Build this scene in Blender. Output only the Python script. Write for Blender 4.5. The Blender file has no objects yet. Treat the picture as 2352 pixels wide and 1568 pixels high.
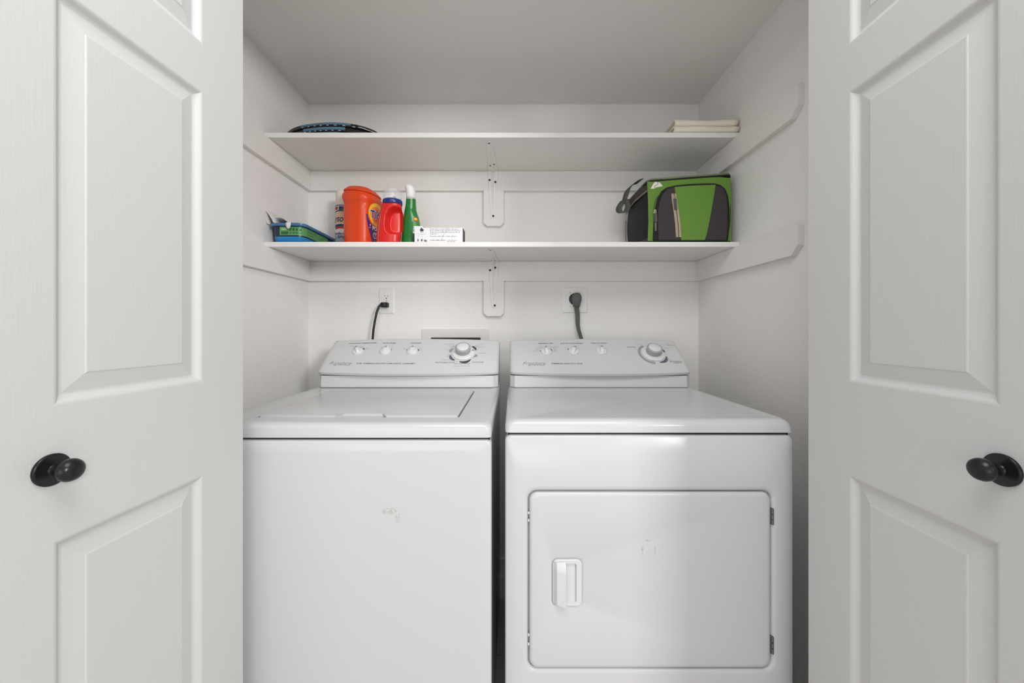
import bpy, math, random
from mathutils import Vector, Matrix
random.seed(4)
SC = bpy.context.scene
COL = SC.collection

# ------------------------------------------------------------------ camera, light, exposure
F = 870.0                                  # focal length in pixels of a 2352 px wide frame
CZ = 1.126                                 # camera height
cam_d = bpy.data.cameras.new('camera'); cam = bpy.data.objects.new('camera', cam_d); COL.objects.link(cam)
cam_d.sensor_width = 36.0; cam_d.lens = F / 2352 * 36.0
cam_d.shift_y = -26.0 / 2352; cam_d.clip_start = 0.02
cam.location = (0, 0, CZ); cam.rotation_euler = (math.pi / 2, 0, 0)
SC.camera = cam

wd = bpy.data.worlds.new('world'); SC.world = wd; wd.use_nodes = True
wd.node_tree.nodes['Background'].inputs[0].default_value = (1.0, 0.985, 0.990, 1)
wd.node_tree.nodes['Background'].inputs[1].default_value = 0.55

def area(name, loc, target, sx, sy, power, color=(1, 1, 1)):
    d = bpy.data.lights.new(name, 'AREA'); d.shape = 'RECTANGLE'; d.size = sx; d.size_y = sy
    d.energy = power; d.color = color
    o = bpy.data.objects.new(name, d); COL.objects.link(o); o.location = loc
    o.rotation_euler = (Vector(target) - Vector(loc)).to_track_quat('-Z', 'Y').to_euler()
    return o
area('room_lamp_light', (2.05, -1.95, 1.98), (-0.35, 1.5, 1.25), 0.6, 0.6, 62.0, (1.0, 0.995, 0.985))
area('room_fill_light', (-1.0, -3.6, 1.05), (0.1, 1.5, 1.5), 3.2, 2.0, 36.0, (1.0, 1.0, 1.0))  # large soft fill added behind the camera; no window is known there

area('overhead_fill_light', (0.1, -0.10, 2.46), (0.1, 0.9, 0.9), 1.2, 0.7, 16.0, (1.0, 1.0, 1.0))  # overhead fill added to brighten the machine tops; no known fixture

vs = SC.view_settings
vs.view_transform = 'Standard'; vs.look = 'None'; vs.gamma = 1.0; vs.use_curve_mapping = False
vs.exposure = 0.0

# ------------------------------------------------------------------ materials
def lin(c):
    return tuple(((v / 255) / 12.92 if v / 255 <= 0.04045 else ((v / 255 + 0.055) / 1.055) ** 2.4) for v in c)

MATS = {}
def mat(name, rgb, rough=0.5, metal=0.0, bump=None, vary=None, spec=0.5, trans=0.0, alpha=1.0, stretch=None, coat=0.0, sheen=0.0):
    """rgb is sRGB 0-255; bump = (scale, strength, distance); vary = (scale, amount)"""
    if name in MATS: return MATS[name]
    m = bpy.data.materials.new(name); m.use_nodes = True
    nt = m.node_tree; b = nt.nodes['Principled BSDF']
    c = lin(rgb)
    b.inputs['Base Color'].default_value = (*c, 1)
    b.inputs['Roughness'].default_value = rough
    b.inputs['Metallic'].default_value = metal
    b.inputs['Specular IOR Level'].default_value = spec
    if trans: b.inputs['Transmission Weight'].default_value = trans; b.inputs['IOR'].default_value = 1.4
    if coat: b.inputs['Coat Weight'].default_value = coat; b.inputs['Coat Roughness'].default_value = 0.1
    if sheen: b.inputs['Sheen Weight'].default_value = sheen
    if alpha < 1: b.inputs['Alpha'].default_value = alpha
    if bump or vary:
        g = nt.nodes.new('ShaderNodeTexCoord'); mp = nt.nodes.new('ShaderNodeMapping')
        nt.links.new(g.outputs['Object'], mp.inputs[0])
        if stretch: mp.inputs['Scale'].default_value = stretch
    if bump:
        n = nt.nodes.new('ShaderNodeTexNoise'); n.inputs['Scale'].default_value = bump[0]; n.inputs['Detail'].default_value = 3
        nt.links.new(mp.outputs[0], n.inputs['Vector'])
        bp = nt.nodes.new('ShaderNodeBump'); bp.inputs['Strength'].default_value = bump[1]; bp.inputs['Distance'].default_value = bump[2]
        nt.links.new(n.outputs[0], bp.inputs['Height']); nt.links.new(bp.outputs[0], b.inputs['Normal'])
    if vary:
        n2 = nt.nodes.new('ShaderNodeTexNoise'); n2.inputs['Scale'].default_value = vary[0]; n2.inputs['Detail'].default_value = 4
        nt.links.new(mp.outputs[0], n2.inputs['Vector'])
        mx = nt.nodes.new('ShaderNodeMix'); mx.data_type = 'RGBA'
        lo = tuple(v * (1 - vary[1]) for v in c); hi = tuple(min(1, v * (1 + vary[1])) for v in c)
        mx.inputs[6].default_value = (*lo, 1); mx.inputs[7].default_value = (*hi, 1)
        nt.links.new(n2.outputs[0], mx.inputs[0]); nt.links.new(mx.outputs[2], b.inputs['Base Color'])
    MATS[name] = m
    return m

def smudged(name, rgb, rough, blobs, tint):
    """enamel with worn smudges: blobs = [(x, y, z, rx, ry, rz)] in world space, ragged by noise"""
    m = mat(name, rgb, rough); nt = m.node_tree; b = nt.nodes['Principled BSDF']
    geo = nt.nodes.new('ShaderNodeNewGeometry')
    noi = nt.nodes.new('ShaderNodeTexNoise'); noi.inputs['Scale'].default_value = 190; noi.inputs['Detail'].default_value = 4
    nt.links.new(geo.outputs['Position'], noi.inputs['Vector'])
    total = None
    for (x, y, z, rx, ry, rz) in blobs:
        sub = nt.nodes.new('ShaderNodeVectorMath'); sub.operation = 'SUBTRACT'; sub.inputs[1].default_value = (x, y, z)
        nt.links.new(geo.outputs['Position'], sub.inputs[0])
        div = nt.nodes.new('ShaderNodeVectorMath'); div.operation = 'DIVIDE'; div.inputs[1].default_value = (rx, ry, rz)
        nt.links.new(sub.outputs[0], div.inputs[0])
        ln = nt.nodes.new('ShaderNodeVectorMath'); ln.operation = 'LENGTH'; nt.links.new(div.outputs[0], ln.inputs[0])
        mr = nt.nodes.new('ShaderNodeMapRange'); mr.inputs[1].default_value = 0.6; mr.inputs[2].default_value = 1.0
        mr.inputs[3].default_value = 1.0; mr.inputs[4].default_value = 0.0
        nt.links.new(ln.outputs['Value'], mr.inputs[0])
        if total is None: total = mr.outputs[0]
        else:
            ad = nt.nodes.new('ShaderNodeMath'); ad.operation = 'MAXIMUM'
            nt.links.new(total, ad.inputs[0]); nt.links.new(mr.outputs[0], ad.inputs[1]); total = ad.outputs[0]
    rg = nt.nodes.new('ShaderNodeMapRange'); rg.inputs[1].default_value = 0.42; rg.inputs[2].default_value = 0.62
    nt.links.new(noi.outputs[0], rg.inputs[0])
    mu = nt.nodes.new('ShaderNodeMath'); mu.operation = 'MULTIPLY'
    nt.links.new(total, mu.inputs[0]); nt.links.new(rg.outputs[0], mu.inputs[1])
    mx = nt.nodes.new('ShaderNodeMix'); mx.data_type = 'RGBA'
    mx.inputs[6].default_value = (*lin(rgb), 1); mx.inputs[7].default_value = (*lin(tint), 1)
    nt.links.new(mu.outputs[0], mx.inputs[0]); nt.links.new(mx.outputs[2], b.inputs['Base Color'])
    return m

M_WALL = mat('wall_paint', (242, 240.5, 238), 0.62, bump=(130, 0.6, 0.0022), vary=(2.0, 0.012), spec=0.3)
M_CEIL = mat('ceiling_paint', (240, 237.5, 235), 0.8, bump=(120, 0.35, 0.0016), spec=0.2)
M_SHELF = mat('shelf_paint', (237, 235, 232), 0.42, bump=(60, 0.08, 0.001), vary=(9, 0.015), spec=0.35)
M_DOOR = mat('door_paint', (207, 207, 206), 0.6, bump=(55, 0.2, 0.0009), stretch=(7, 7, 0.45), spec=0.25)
M_ENAMEL = mat('enamel', (203, 203, 204), 0.22, spec=0.55)
M_WFRONT = smudged('washer_front_enamel', (203, 203, 204), 0.24,
                   [(-0.281, 0.87, 0.711, 0.024, 0.02, 0.010), (-0.262, 0.87, 0.698, 0.007, 0.02, 0.016)], (178, 178, 175))
M_DDOOR = smudged('dryer_door_enamel', (203, 203, 204), 0.24,
                  [(0.309, 0.9, 0.606, 0.0035, 0.02, 0.017), (0.338, 0.9, 0.606, 0.0035, 0.02, 0.013), (0.322, 0.9, 0.628, 0.007, 0.02, 0.004)], (176, 176, 174))
M_PLASTIC = mat('white_plastic', (213, 213, 213), 0.34, spec=0.45)
M_KNOBW = mat('knob_plastic', (226, 226, 226), 0.3)
M_DIALG = mat('dial_grey', (168, 168, 168), 0.35)
M_INK = mat('panel_ink', (96, 96, 99), 0.6)
M_INKL = mat('panel_ink_light', (168, 168, 170), 0.6)
M_SLATE = mat('panel_slate', (92, 96, 110), 0.6)
M_SLATED = mat('panel_dark_slate', (66, 72, 76), 0.6)
M_PANG = mat('panel_grey', (160, 160, 160), 0.6)
M_GAP = mat('gap_dark', (30, 30, 30), 0.8)
M_PLATE = mat('outlet_plate', (243, 242, 240), 0.28)
M_BLACKP = mat('black_rubber', (22, 22, 24), 0.45)
M_GREYP = mat('grey_rubber', (92, 92, 92), 0.55)
M_BRONZE = mat('dark_bronze', (42, 42, 44), 0.28, metal=0.55, spec=0.5, vary=(30, 0.25))
M_TILE = mat('floor_tile', (205, 200, 194), 0.4, vary=(6, 0.15))
M_GROUT = mat('floor_grout', (200, 195, 188), 0.8)
M_STEEL = mat('hinge_steel', (120, 120, 122), 0.4, metal=0.8)
M_HOLE = mat('screw_hole', (12, 12, 12), 0.7)

# ------------------------------------------------------------------ mesh helpers
def rr(x0, x1, y0, y1, r, seg=5):
    """rounded rectangle, counter-clockwise"""
    r = max(min(r, (x1 - x0) / 2 - 1e-5, (y1 - y0) / 2 - 1e-5), 1e-5)
    out = []
    for cx, cy, a0 in ((x1 - r, y0 + r, -90), (x1 - r, y1 - r, 0), (x0 + r, y1 - r, 90), (x0 + r, y0 + r, 180)):
        for k in range(seg + 1):
            a = math.radians(a0 + 90 * k / seg)
            out.append((cx + r * math.cos(a), cy + r * math.sin(a)))
    return out

class MB:
    def __init__(s): s.v = []; s.f = []
    def add(s, vs, fs):
        n = len(s.v); s.v += [tuple(p) for p in vs]; s.f += [tuple(i + n for i in f) for f in fs]; return s
    def box(s, x0, x1, y0, y1, z0, z1):
        v = [(x, y, z) for z in (z0, z1) for y in (y0, y1) for x in (x0, x1)]
        return s.add(v, [(0, 2, 3, 1), (4, 5, 7, 6), (0, 1, 5, 4), (2, 6, 7, 3), (0, 4, 6, 2), (1, 3, 7, 5)])
    def rings(s, rs, cap0=True, cap1=True, closed=True):
        n = len(rs[0]); base = len(s.v)
        for r in rs: s.v += [tuple(p) for p in r]
        for i in range(len(rs) - 1):
            a, b = base + i * n, base + (i + 1) * n
            for k in range(n if closed else n - 1):
                k2 = (k + 1) % n
                s.f.append((a + k, a + k2, b + k2, b + k))
        if cap0: s.f.append(tuple(base + k for k in reversed(range(n))))
        if cap1: s.f.append(tuple(base + (len(rs) - 1) * n + k for k in range(n)))
        return s
    def prism(s, poly, fn, a, b):
        """poly of 2D points, fn(u, v, w) -> 3D, extruded from w=a to w=b"""
        return s.rings([[fn(u, v, a) for u, v in poly], [fn(u, v, b) for u, v in poly]])
    def lathe(s, prof, C, ax, n=24, cap0=True, cap1=True):
        ax = Vector(ax).normalized(); C = Vector(C)
        t = ax.orthogonal().normalized(); bt = ax.cross(t)
        return s.rings([[C + ax * h + (t * math.cos(2 * math.pi * k / n) + bt * math.sin(2 * math.pi * k / n)) * r for k in range(n)]
                        for r, h in prof], cap0, cap1)
    def tube(s, pts, r, n=10, flat=1.0, side=None):
        pts = [Vector(p) for p in pts]; rs = []
        for i, p in enumerate(pts):
            d = (pts[min(i + 1, len(pts) - 1)] - pts[max(i - 1, 0)]).normalized()
            t = Vector(side) if side else Vector((1, 0, 0))
            t = (t - d * t.dot(d)).normalized(); bt = d.cross(t)
            rad = r[i] if isinstance(r, (list, tuple)) else r
            rs.append([p + t * (math.cos(2 * math.pi * k / n) * rad * flat) + bt * (math.sin(2 * math.pi * k / n) * rad) for k in range(n)])
        return s.rings(rs)
    def map(s, fn): s.v = [tuple(fn(*p)) for p in s.v]; return s
    def build(s, name, m, parent=None, smooth=False, bevel=0, seg=2, solid=0, angle=35):
        xs = list(zip(*s.v))
        c = Vector(((min(xs[0]) + max(xs[0])) / 2, (min(xs[1]) + max(xs[1])) / 2, min(xs[2])))
        me = bpy.data.meshes.new(name)
        me.from_pydata([(p[0] - c.x, p[1] - c.y, p[2] - c.z) for p in s.v], [], s.f); me.update()
        import bmesh
        bm = bmesh.new(); bm.from_mesh(me); bmesh.ops.recalc_face_normals(bm, faces=bm.faces); bm.to_mesh(me); bm.free()
        me.materials.append(m)
        o = bpy.data.objects.new(name, me); COL.objects.link(o); o.location = c
        if parent: attach(o, parent)
        if solid:
            md = o.modifiers.new('solid', 'SOLIDIFY'); md.thickness = solid; md.offset = 0
        if bevel:
            md = o.modifiers.new('bevel', 'BEVEL'); md.width = bevel; md.segments = seg; md.limit_method = 'ANGLE'; md.angle_limit = math.radians(30)
        if smooth or bevel:
            me.polygons.foreach_set('use_smooth', [True] * len(me.polygons))
            me.set_sharp_from_angle(angle=math.radians(angle)) if not bevel else None
            if bevel:
                md = o.modifiers.new('wn', 'WEIGHTED_NORMAL'); md.keep_sharp = True
        return o

WORLD = {}
def attach(o, parent):
    """parent by hand, keeping the world place"""
    def w(p):
        m = Matrix.Translation(p.location)
        return (w(p.parent) @ p.matrix_parent_inverse @ m) if p.parent else m
    o.parent = parent; o.matrix_parent_inverse = w(parent).inverted()

def tag(o, label, cat, group=None, kind=None):
    o['label'] = label; o['category'] = cat
    if group: o['group'] = group
    if kind: o['kind'] = kind
    return o
def thing(name, loc, label, cat, group=None, kind=None):
    o = bpy.data.objects.new(name, None); COL.objects.link(o); o.location = loc; o.empty_display_size = 0.05
    return tag(o, label, cat, group, kind)

def text2d(s, size, shear=0.0, bold=0.0, align='CENTER', sx=1.0, spacing=1.0):
    cu = bpy.data.curves.new('text', 'FONT'); cu.body = s; cu.size = size; cu.shear = shear; cu.offset = bold
    cu.align_x = align; cu.align_y = 'CENTER'; cu.resolution_u = 3; cu.space_character = spacing
    o = bpy.data.objects.new('text', cu)
    me = bpy.data.meshes.new_from_object(o)
    v = [(p.co.x * sx, p.co.y) for p in me.vertices]; f = [tuple(p.vertices) for p in me.polygons]
    bpy.data.objects.remove(o); bpy.data.meshes.remove(me); bpy.data.curves.remove(cu)
    return v, f
def put_text(mb, s, size, fn, **kw):
    """fn(u, v) -> 3D"""
    v, f = text2d(s, size, **kw)
    mb.add([fn(u, w) for u, w in v], f)

def fine_print(mb, width, h, fn, seed=1):
    """a line of print too small to read: short word-long strokes"""
    rnd = random.Random(seed); u = 0.0
    while u < width:
        w = h * rnd.uniform(1.0, 4.5); w = min(w, width - u)
        n = max(1, int(w / (h * .8)))
        for i in range(n):
            a, b = u + w * i / n, u + w * (i + .72) / n; t = h * rnd.choice((.5, .5, .8))
            mb.add([fn(a, -h * .25), fn(b, -h * .25), fn(b, -h * .25 + t), fn(a, -h * .25 + t)], [(0, 1, 2, 3)])
        u += w + h * .55

def ray(px, py):
    return Vector(((px - 1176) / F, 1.0, (758 - py) / F))
def at(px, py, D):
    d = ray(px, py); return (d.x * D, D, CZ + d.z * D)

# ------------------------------------------------------------------ room shell
XL, XR, YB = -0.9313, 0.8535, 1.735
ZC = 2.16
YF0, YF1 = 0.745, 0.855             # front wall of the closet (room side, closet side)
def struct(name, mb, m, label, cat, **kw):
    return tag(mb.build(name, m, **kw), label, cat, kind='structure')

struct('wall_back', MB().box(XL - .1, XR + .1, YB, YB + .1, 0, 2.5), M_WALL, 'warm white textured back wall of the laundry closet', 'wall')
struct('wall_left', MB().box(XL - .1, XL, YF1, YB, 0, 2.5), M_WALL, 'warm white textured side wall at the left of the washer', 'wall')
struct('wall_right', MB().box(XR, XR + .1, YF1, YB, 0, 2.5), M_WALL, 'warm white textured side wall at the right of the dryer', 'wall')
struct('ceiling', MB().box(XL, XR, YF1, YB, ZC, ZC + .1), M_CEIL, 'plain painted closet ceiling above the upper shelf', 'ceiling')
OL, OR_, OH = -0.705, 0.745, 2.075
fw = MB()
fw.box(-2.6, OL, YF0, YF1, 0, 2.5); fw.box(OR_, 2.6, YF0, YF1, 0, 2.5); fw.box(OL, OR_, YF0, YF1, OH, 2.5)
struct('wall_front', fw, mat('wall_paint_darkened', (212, 209, 205), 0.7, bump=(130, 0.6, 0.0022), spec=0.3), 'room wall framing the closet opening around the folding doors', 'wall')  # copy of the wall paint, darkened to offset the lamps close by
fl = struct('floor', MB().box(-2.6, 2.6, -3.2, YB, -0.06, -0.004), M_GROUT, 'pale tiled floor glimpsed between washer and dryer', 'floor')
T = 0.33
tile_me = None
for i in range(-3, 3):
    for j in range(0, 5):
        x0, y0 = 0.12 + i * T, 0.33 + j * T - 0.004
        x1, y1 = min(x0 + T - .004, XR - .002), min(y0 + T - .004, YB - .002)
        x0 = max(x0, XL + .002)
        t = MB().box(x0, x1, y0, y1, -0.004, 0.0).build('tile', M_TILE, fl)
bb = struct('baseboard_back', MB().box(XL, XR, YB - .012, YB, 0, 0.085), M_SHELF, 'white baseboard along the back wall behind the machines', 'baseboard')

# ------------------------------------------------------------------ shelves, cleats, brackets
SH = [(1.848, 1.867), (1.438, 1.457)]       # underside, top of upper and lower shelf
SF = 1.42                                   # shelf front
CT = 0.019
names = ['upper', 'lower']
for k, (z0, z1) in enumerate(SH):
    tag(MB().box(XL + .001, XR - .001, SF, YB - .0005, z0, z1).build('wall_shelf', M_SHELF, bevel=.0015),
        ['white painted shelf board under the closet ceiling holding the folded cloth',
         'white painted shelf board holding the detergent bottles and the green cooler bag'][k], 'shelf', 'painted closet shelves')
n = 1
for k, (z0, z1) in enumerate(SH):
    zt, zb = z0 - .0005, z0 - .0895
    # back cleat with the clipped bracket board hanging from it
    c = struct('trim_%d' % n, MB().box(XL + CT, XR - CT, YB - CT, YB, zb, zt), M_SHELF,
               'white back cleat under the %s shelf with clipped bracket board' % names[k], 'cleat', bevel=.001); n += 1
    xa, xb = -0.1285, -0.0365
    zlow = (1.598, 1.189)[k]; cl = .015
    poly = [(xa, zb), (xa, zlow + cl), (xa + cl, zlow), (xb - cl, zlow), (xb, zlow + cl), (xb, zb)]
    MB().prism(poly, lambda u, v, w: (u, w, v), YB - CT - .0005, YB - .0001).build('bracket_board', M_SHELF, c, bevel=.001)
    for s, X in ((-1, XL), (1, XR)):
        ye = 1.107
        poly = [(YB, zt), (YB, zb), (ye + .027, zb), (ye, zb + .027), (ye, zt)]
        mb = MB().prism(poly, lambda u, v, w: (w, u, v), X, X - s * CT)
        struct('trim_%d' % n, mb, M_SHELF, 'white side cleat %s under the %s shelf' % ('on the left wall' if s < 0 else 'with clipped end on the right wall', names[k]), 'cleat', bevel=.001); n += 1

def bracket(k, xc, holes_wall, holes_shelf, tipY, lowZ):
    z0 = SH[k][0]; yw = YB - CT - .0008
    root = thing('shelf_bracket', (xc, yw, lowZ), 'white painted steel bracket holding up the %s shelf' % names[k], 'bracket', 'steel shelf brackets')
    # upright: tapered plate on the bracket board
    def plate(w0, w1, L):          # outline, u across, v from 0 (corner) to L
        pts = [(-w0, 0.0), (w0, 0.0), (w1, L - w1)]
        for a in range(1, 8): pts.append((w1 * math.cos(math.pi * a / 8), L - w1 + w1 * math.sin(math.pi * a / 8)))
        return pts + [(-w1, L - w1)]
    L1 = z0 - lowZ; th = .0022
    MB().prism(plate(.0235, .0095, L1), lambda u, v, w: (xc + u, yw - w, z0 - v), 0, th).build('upright', M_SHELF, root, bevel=.0006)
    L2 = yw - tipY
    MB().prism(plate(.0235, .0095, L2), lambda u, v, w: (xc + u, yw - v, z0 - .0006 - w), 0, th).build('arm', M_SHELF, root, bevel=.0006)
    # pressed ribs
    rib = MB()
    N = 12
    sec = []
    for i in range(N + 1):
        t = i / N; h = .007 * math.sin(math.pi * min(1, t * 3 + .15) / 2) * (1 - t) ** .7 + .0004; w = .0052 * (1 - .55 * t)
        zz = z0 - .008 - t * (L1 - .032)
        sec.append([(xc - w, yw - th, zz), (xc - w * .5, yw - th - h, zz), (xc + w * .5, yw - th - h, zz), (xc + w, yw - th, zz)])
    rib.rings(sec); rib.build('rib', M_SHELF, root, smooth=True); rib = MB(); sec = []
    for i in range(N + 1):
        t = i / N; h = .006 * (1 - t) ** .7 + .0004; w = .0052 * (1 - .55 * t)
        yy = yw - .008 - t * (L2 - .03)
        sec.append([(xc - w, yy, z0 - th), (xc - w * .5, yy, z0 - th - h), (xc + w * .5, yy, z0 - th - h), (xc + w, yy, z0 - th)])
    rib.rings(sec)
    rib.build('rib', M_SHELF, root, smooth=True)
    for (x, z) in holes_wall:
        s = MB().lathe([(.0068, 0), (.0068, .0007), (.0058, .0010), (.0046, .0006)], (x, yw - th, z), (0, -1, 0), 20).build('screw', M_PLASTIC, root, smooth=True)
        MB().lathe([(.0046, 0), (.0044, .0009)], (x, yw - th, z), (0, -1, 0), 16).build('screw_hole', M_HOLE, s)
    for (x, y) in holes_shelf:
        s = MB().lathe([(.0066, 0), (.0066, .0007), (.0056, .0010), (.0038, .0004)], (x, y, z0 - .0006 - th), (0, 0, -1), 20).build('screw', M_PLASTIC, root, smooth=True)
        MB().lathe([(.0038, 0), (.0036, .0008)], (x, y, z0 - .0006 - th), (0, 0, -1), 16).build('screw_hole', M_HOLE, s)
def wz(px, py): p = at(px, py, YB - CT); return (p[0], p[2])
def sy(px, py, z):
    D = (z - CZ) * F / (758 - py); return ((px - 1176) / F * D, D)
bracket(0, -0.0865, [wz(1124.6, 414), wz(1138, 418.6), wz(1132.8, 496.4)],
        [(-.0955, 1.655), (-.0775, 1.643), (-.088, 1.458)], 1.444, 1.630)
bracket(1, -0.0835, [wz(1125.8, 620.6), wz(1137.5, 614.7), wz(1136.3, 701.3)],
        [(-.0925, 1.675), (-.0745, 1.678), (-.084, 1.468)], 1.456, 1.229)

# ------------------------------------------------------------------ folding doors
DT = 0.035
LEAF = 0.405
S0, S1 = 0.104, 0.3335                    # panel edges measured from the far edge
PZ = [(1.672, 1.915), (1.027, 1.582), (0.20, 0.849)]
def door(name, X0, D0, slope, side, label):
    """side = +1: visible face looks to +X (left door). far edge at (X0, D0), near end leans by slope"""
    L = math.hypot(1, slope); dx, dy = -slope / L, -1 / L
    nx, ny = (side * -dy * 1.0, side * dx) if True else 0
    nx, ny = -dy * side, dx * side
    if nx * side < 0: nx, ny = -nx, -ny
    def fn(u, w, z, off=0.0): return (X0 + dx * u + nx * (w + off), D0 + dy * u + ny * (w + off), z)
    root = thing(name, (X0, D0, 0.012), label, 'door', 'white folding closet doors', 'structure')
    def leaf(off, face):
        """off = position of the leaf's outer face along the normal; face=+1 panels on the +normal side"""
        us = [0, S0, S1, LEAF]; zs = [0.012, PZ[2][0], PZ[2][1], PZ[1][0], PZ[1][1], PZ[0][0], PZ[0][1], 2.03]
        mb = MB()
        def g(u, z, w): return fn(u, w, z, off)
        for wv in (0.0, -DT * face):
            idx = {}
            for i, u in enumerate(us):
                for j, z in enumerate(zs):
                    idx[i, j] = len(mb.v); mb.v.append(g(u, z, wv))
            for i in range(3):
                for j in range(len(zs) - 1):
                    if i == 1 and j in (1, 3, 5): continue
                    mb.f.append((idx[i, j], idx[i + 1, j], idx[i + 1, j + 1], idx[i, j + 1]))
            if wv == 0.0: i0 = idx
        for i in range(3):
            for j in (0, len(zs) - 1): mb.f.append((i0[i, j], i0[i + 1, j], idx[i + 1, j], idx[i, j]))
        for j in range(len(zs) - 1):
            for i in (0, 3): mb.f.append((i0[i, j], i0[i, j + 1], idx[i, j + 1], idx[i, j]))
        lf = mb.build('door_leaf', M_DOOR, root)
        prof = [(0, 0), (.0026, -.0005), (.005, -.0020), (.0095, -.0070), (.0125, -.0086), (.0150, -.0090), (.0385, -.0040), (.0396, -.0030), (.0408, -.0027)]
        for (za, zb) in PZ:
            pm = MB()
            pm.rings([[g(u, z, d * face) for u, z in ((S0 + i, za + i), (S1 - i, za + i), (S1 - i, zb - i), (S0 + i, zb - i))] for i, d in prof], cap0=False)
            pm.build('door_panel', M_DOOR, lf, smooth=True, angle=14)
            pm = MB()
            pm.rings([[g(u, z, (-DT - d) * face) for u, z in ((S0 + i, za + i), (S1 - i, za + i), (S1 - i, zb - i), (S0 + i, zb - i))] for i, d in prof], cap0=False)
            pm.build('door_panel', M_DOOR, lf, smooth=True, angle=14)
        return lf
    leaf(0.0, 1)
    leaf(-DT - .004, 1)
    # knob
    uk, zk = 0.3365, 0.9445
    C = Vector(fn(uk, 0, zk)); ax = Vector((nx, ny, 0))
    kn = MB().lathe([(.0001, .0375), (.005, .0371), (.0100, .0353), (.0134, .0318), (.0148, .0275), (.0143, .0230), (.0122, .0192), (.0092, .0165), (.0070, .0145),
                     (.0062, .0110), (.0066, .0070), (.0085, .0048)], C, ax, 32).build('door_knob', M_BRONZE, root, smooth=True, angle=60)
    MB().lathe([(.0205, 0), (.0208, .0028), (.0202, .0038), (.0188, .0044), (.0174, .0042), (.012, .0056), (.0001, .0062)], C, ax, 40).build('rosette', M_BRONZE, kn, smooth=True, angle=50)
    return root
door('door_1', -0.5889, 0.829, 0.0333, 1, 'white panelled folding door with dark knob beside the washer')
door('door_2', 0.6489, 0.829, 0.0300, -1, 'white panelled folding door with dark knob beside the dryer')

# ------------------------------------------------------------------ appliances
ZT = 0.913
LIP_D, LIP_Z, TOP_D, TOP_Z = 1.400, 0.968, 1.548, 1.084
def console(root, x0, x1):
    xc, hw = (x0 + x1) / 2, (x1 - x0) / 2
    def bow(x):
        s = min(1, abs(x - xc) / hw); return s
    def lip(x):
        s = bow(x); return LIP_D - .016 * (1 - s * s), LIP_Z - .001 + .004 * s * s
    def top(x):
        s = bow(x); return TOP_D, TOP_Z + .004 - .007 * s * s
    def surf(x, w, off=0.0):                     # w = 0 at lip, 1 at top
        (d0, z0), (d1, z1) = lip(x), top(x)
        d, z = d0 + (d1 - d0) * w, z0 + (z1 - z0) * w
        crown = .004 * math.sin(math.pi * w)     # the panel is slightly crowned
        nn = Vector((0, -(z1 - z0), (d1 - d0))).normalized()
        return Vector((x, d, z)) + nn * (off + crown)
    # stations across, with rounded ends
    st = []
    for i in range(33):
        t = -1 + 2 * i / 32
        st.append(xc + hw * t)
    ends = [(0.0, .024, .8), (.0035, .0125, .93), (.009, .006, .985), (.017, .0012, 1.0), (.024, 0, 1.0)]
    xs = [(x0 + a, b, c) for a, b, c in ends] + [(x, 0, 1.0) for x in st if x0 + .03 < x < x1 - .03] + [(x1 - a, b, c) for a, b, c in reversed(ends)]
    secs = []
    for x, back, kz in xs:
        P = []
        (d0, z0), (d1, z1) = lip(x), top(x)
        dz = (1 - kz) * .02
        P.append((x, 1.60, z0 - .010)); P.append((x, d0 + .012 + back, z0 - .0100)); P.append((x, d0 + .0045 + back, z0 - .0090)); P.append((x, d0 + .0022 + back, z0 - .0060))
        for w in (0.0, .04, .12, .25, .4, .55, .7, .82, .9, .96):
            p = surf(x, w); P.append((x, p.y + back * (1 - .5 * w), p.z - dz * w))
        P.append((x, d1 + .000 + back * .5, z1 + .0015 - dz)); P.append((x, d1 + .008 + back * .4, z1 + .0022 - dz)); P.append((x, d1 + .03, z1 - .004 - dz)); P.append((x, 1.60, z1 - .02 - dz))
        secs.append(P)
    panel = MB().rings(secs).build('control_panel', M_PLASTIC, root, smooth=True, angle=40)
    # riser under the panel
    r = .017
    def ring(ins, z, yf): return [(x, y, z) for x, y in ((x0 + .002 + ins + r, yf + ins), (x1 - .002 - ins - r, yf + ins), (x1 - .002 - ins, yf + ins + r), (x1 - .002 - ins, 1.595), (x0 + .002 + ins, 1.595), (x0 + .002 + ins, yf + ins + r))]
    MB().rings([ring(.001, ZT + .0008, 1.403), ring(0, ZT + .003, 1.403), ring(.0, LIP_Z - .0105, 1.407)]).build('riser', M_PLASTIC, root, smooth=True, angle=25)
    MB().rings([ring(.004, ZT + .0002, 1.403), ring(.004, ZT + .0012, 1.403)]).build('seam', M_GAP, root)
    return panel, surf

def panel_solver(surf):
    def solve(px, py):
        d = ray(px, py); lo, hi = 1.3, 1.7
        x = d.x * 1.45; w = .5
        for _ in range(30):
            p = surf(x, w)
            # march: match py by w, px by x
            yy = 758 - F * (p.z - CZ) / p.y; xx = 1176 + F * p.x / p.y
            w += (yy - py) * -1 / 82 * -1 * .9 if False else (yy - py) / 78 * .9
            x += (px - xx) / 590 * .9
        return x, w
    return solve

PW = math.hypot(TOP_D - LIP_D, TOP_Z - LIP_Z)
def frame_at(surf, x, w):
    C = surf(x, w); up = (surf(x, w + .01) - surf(x, w - .01)).normalized(); rt = (surf(x + .002, w) - surf(x - .002, w)).normalized()
    n = rt.cross(up).normalized()
    if n.z < 0: n = -n
    return C, rt, up, n

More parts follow.
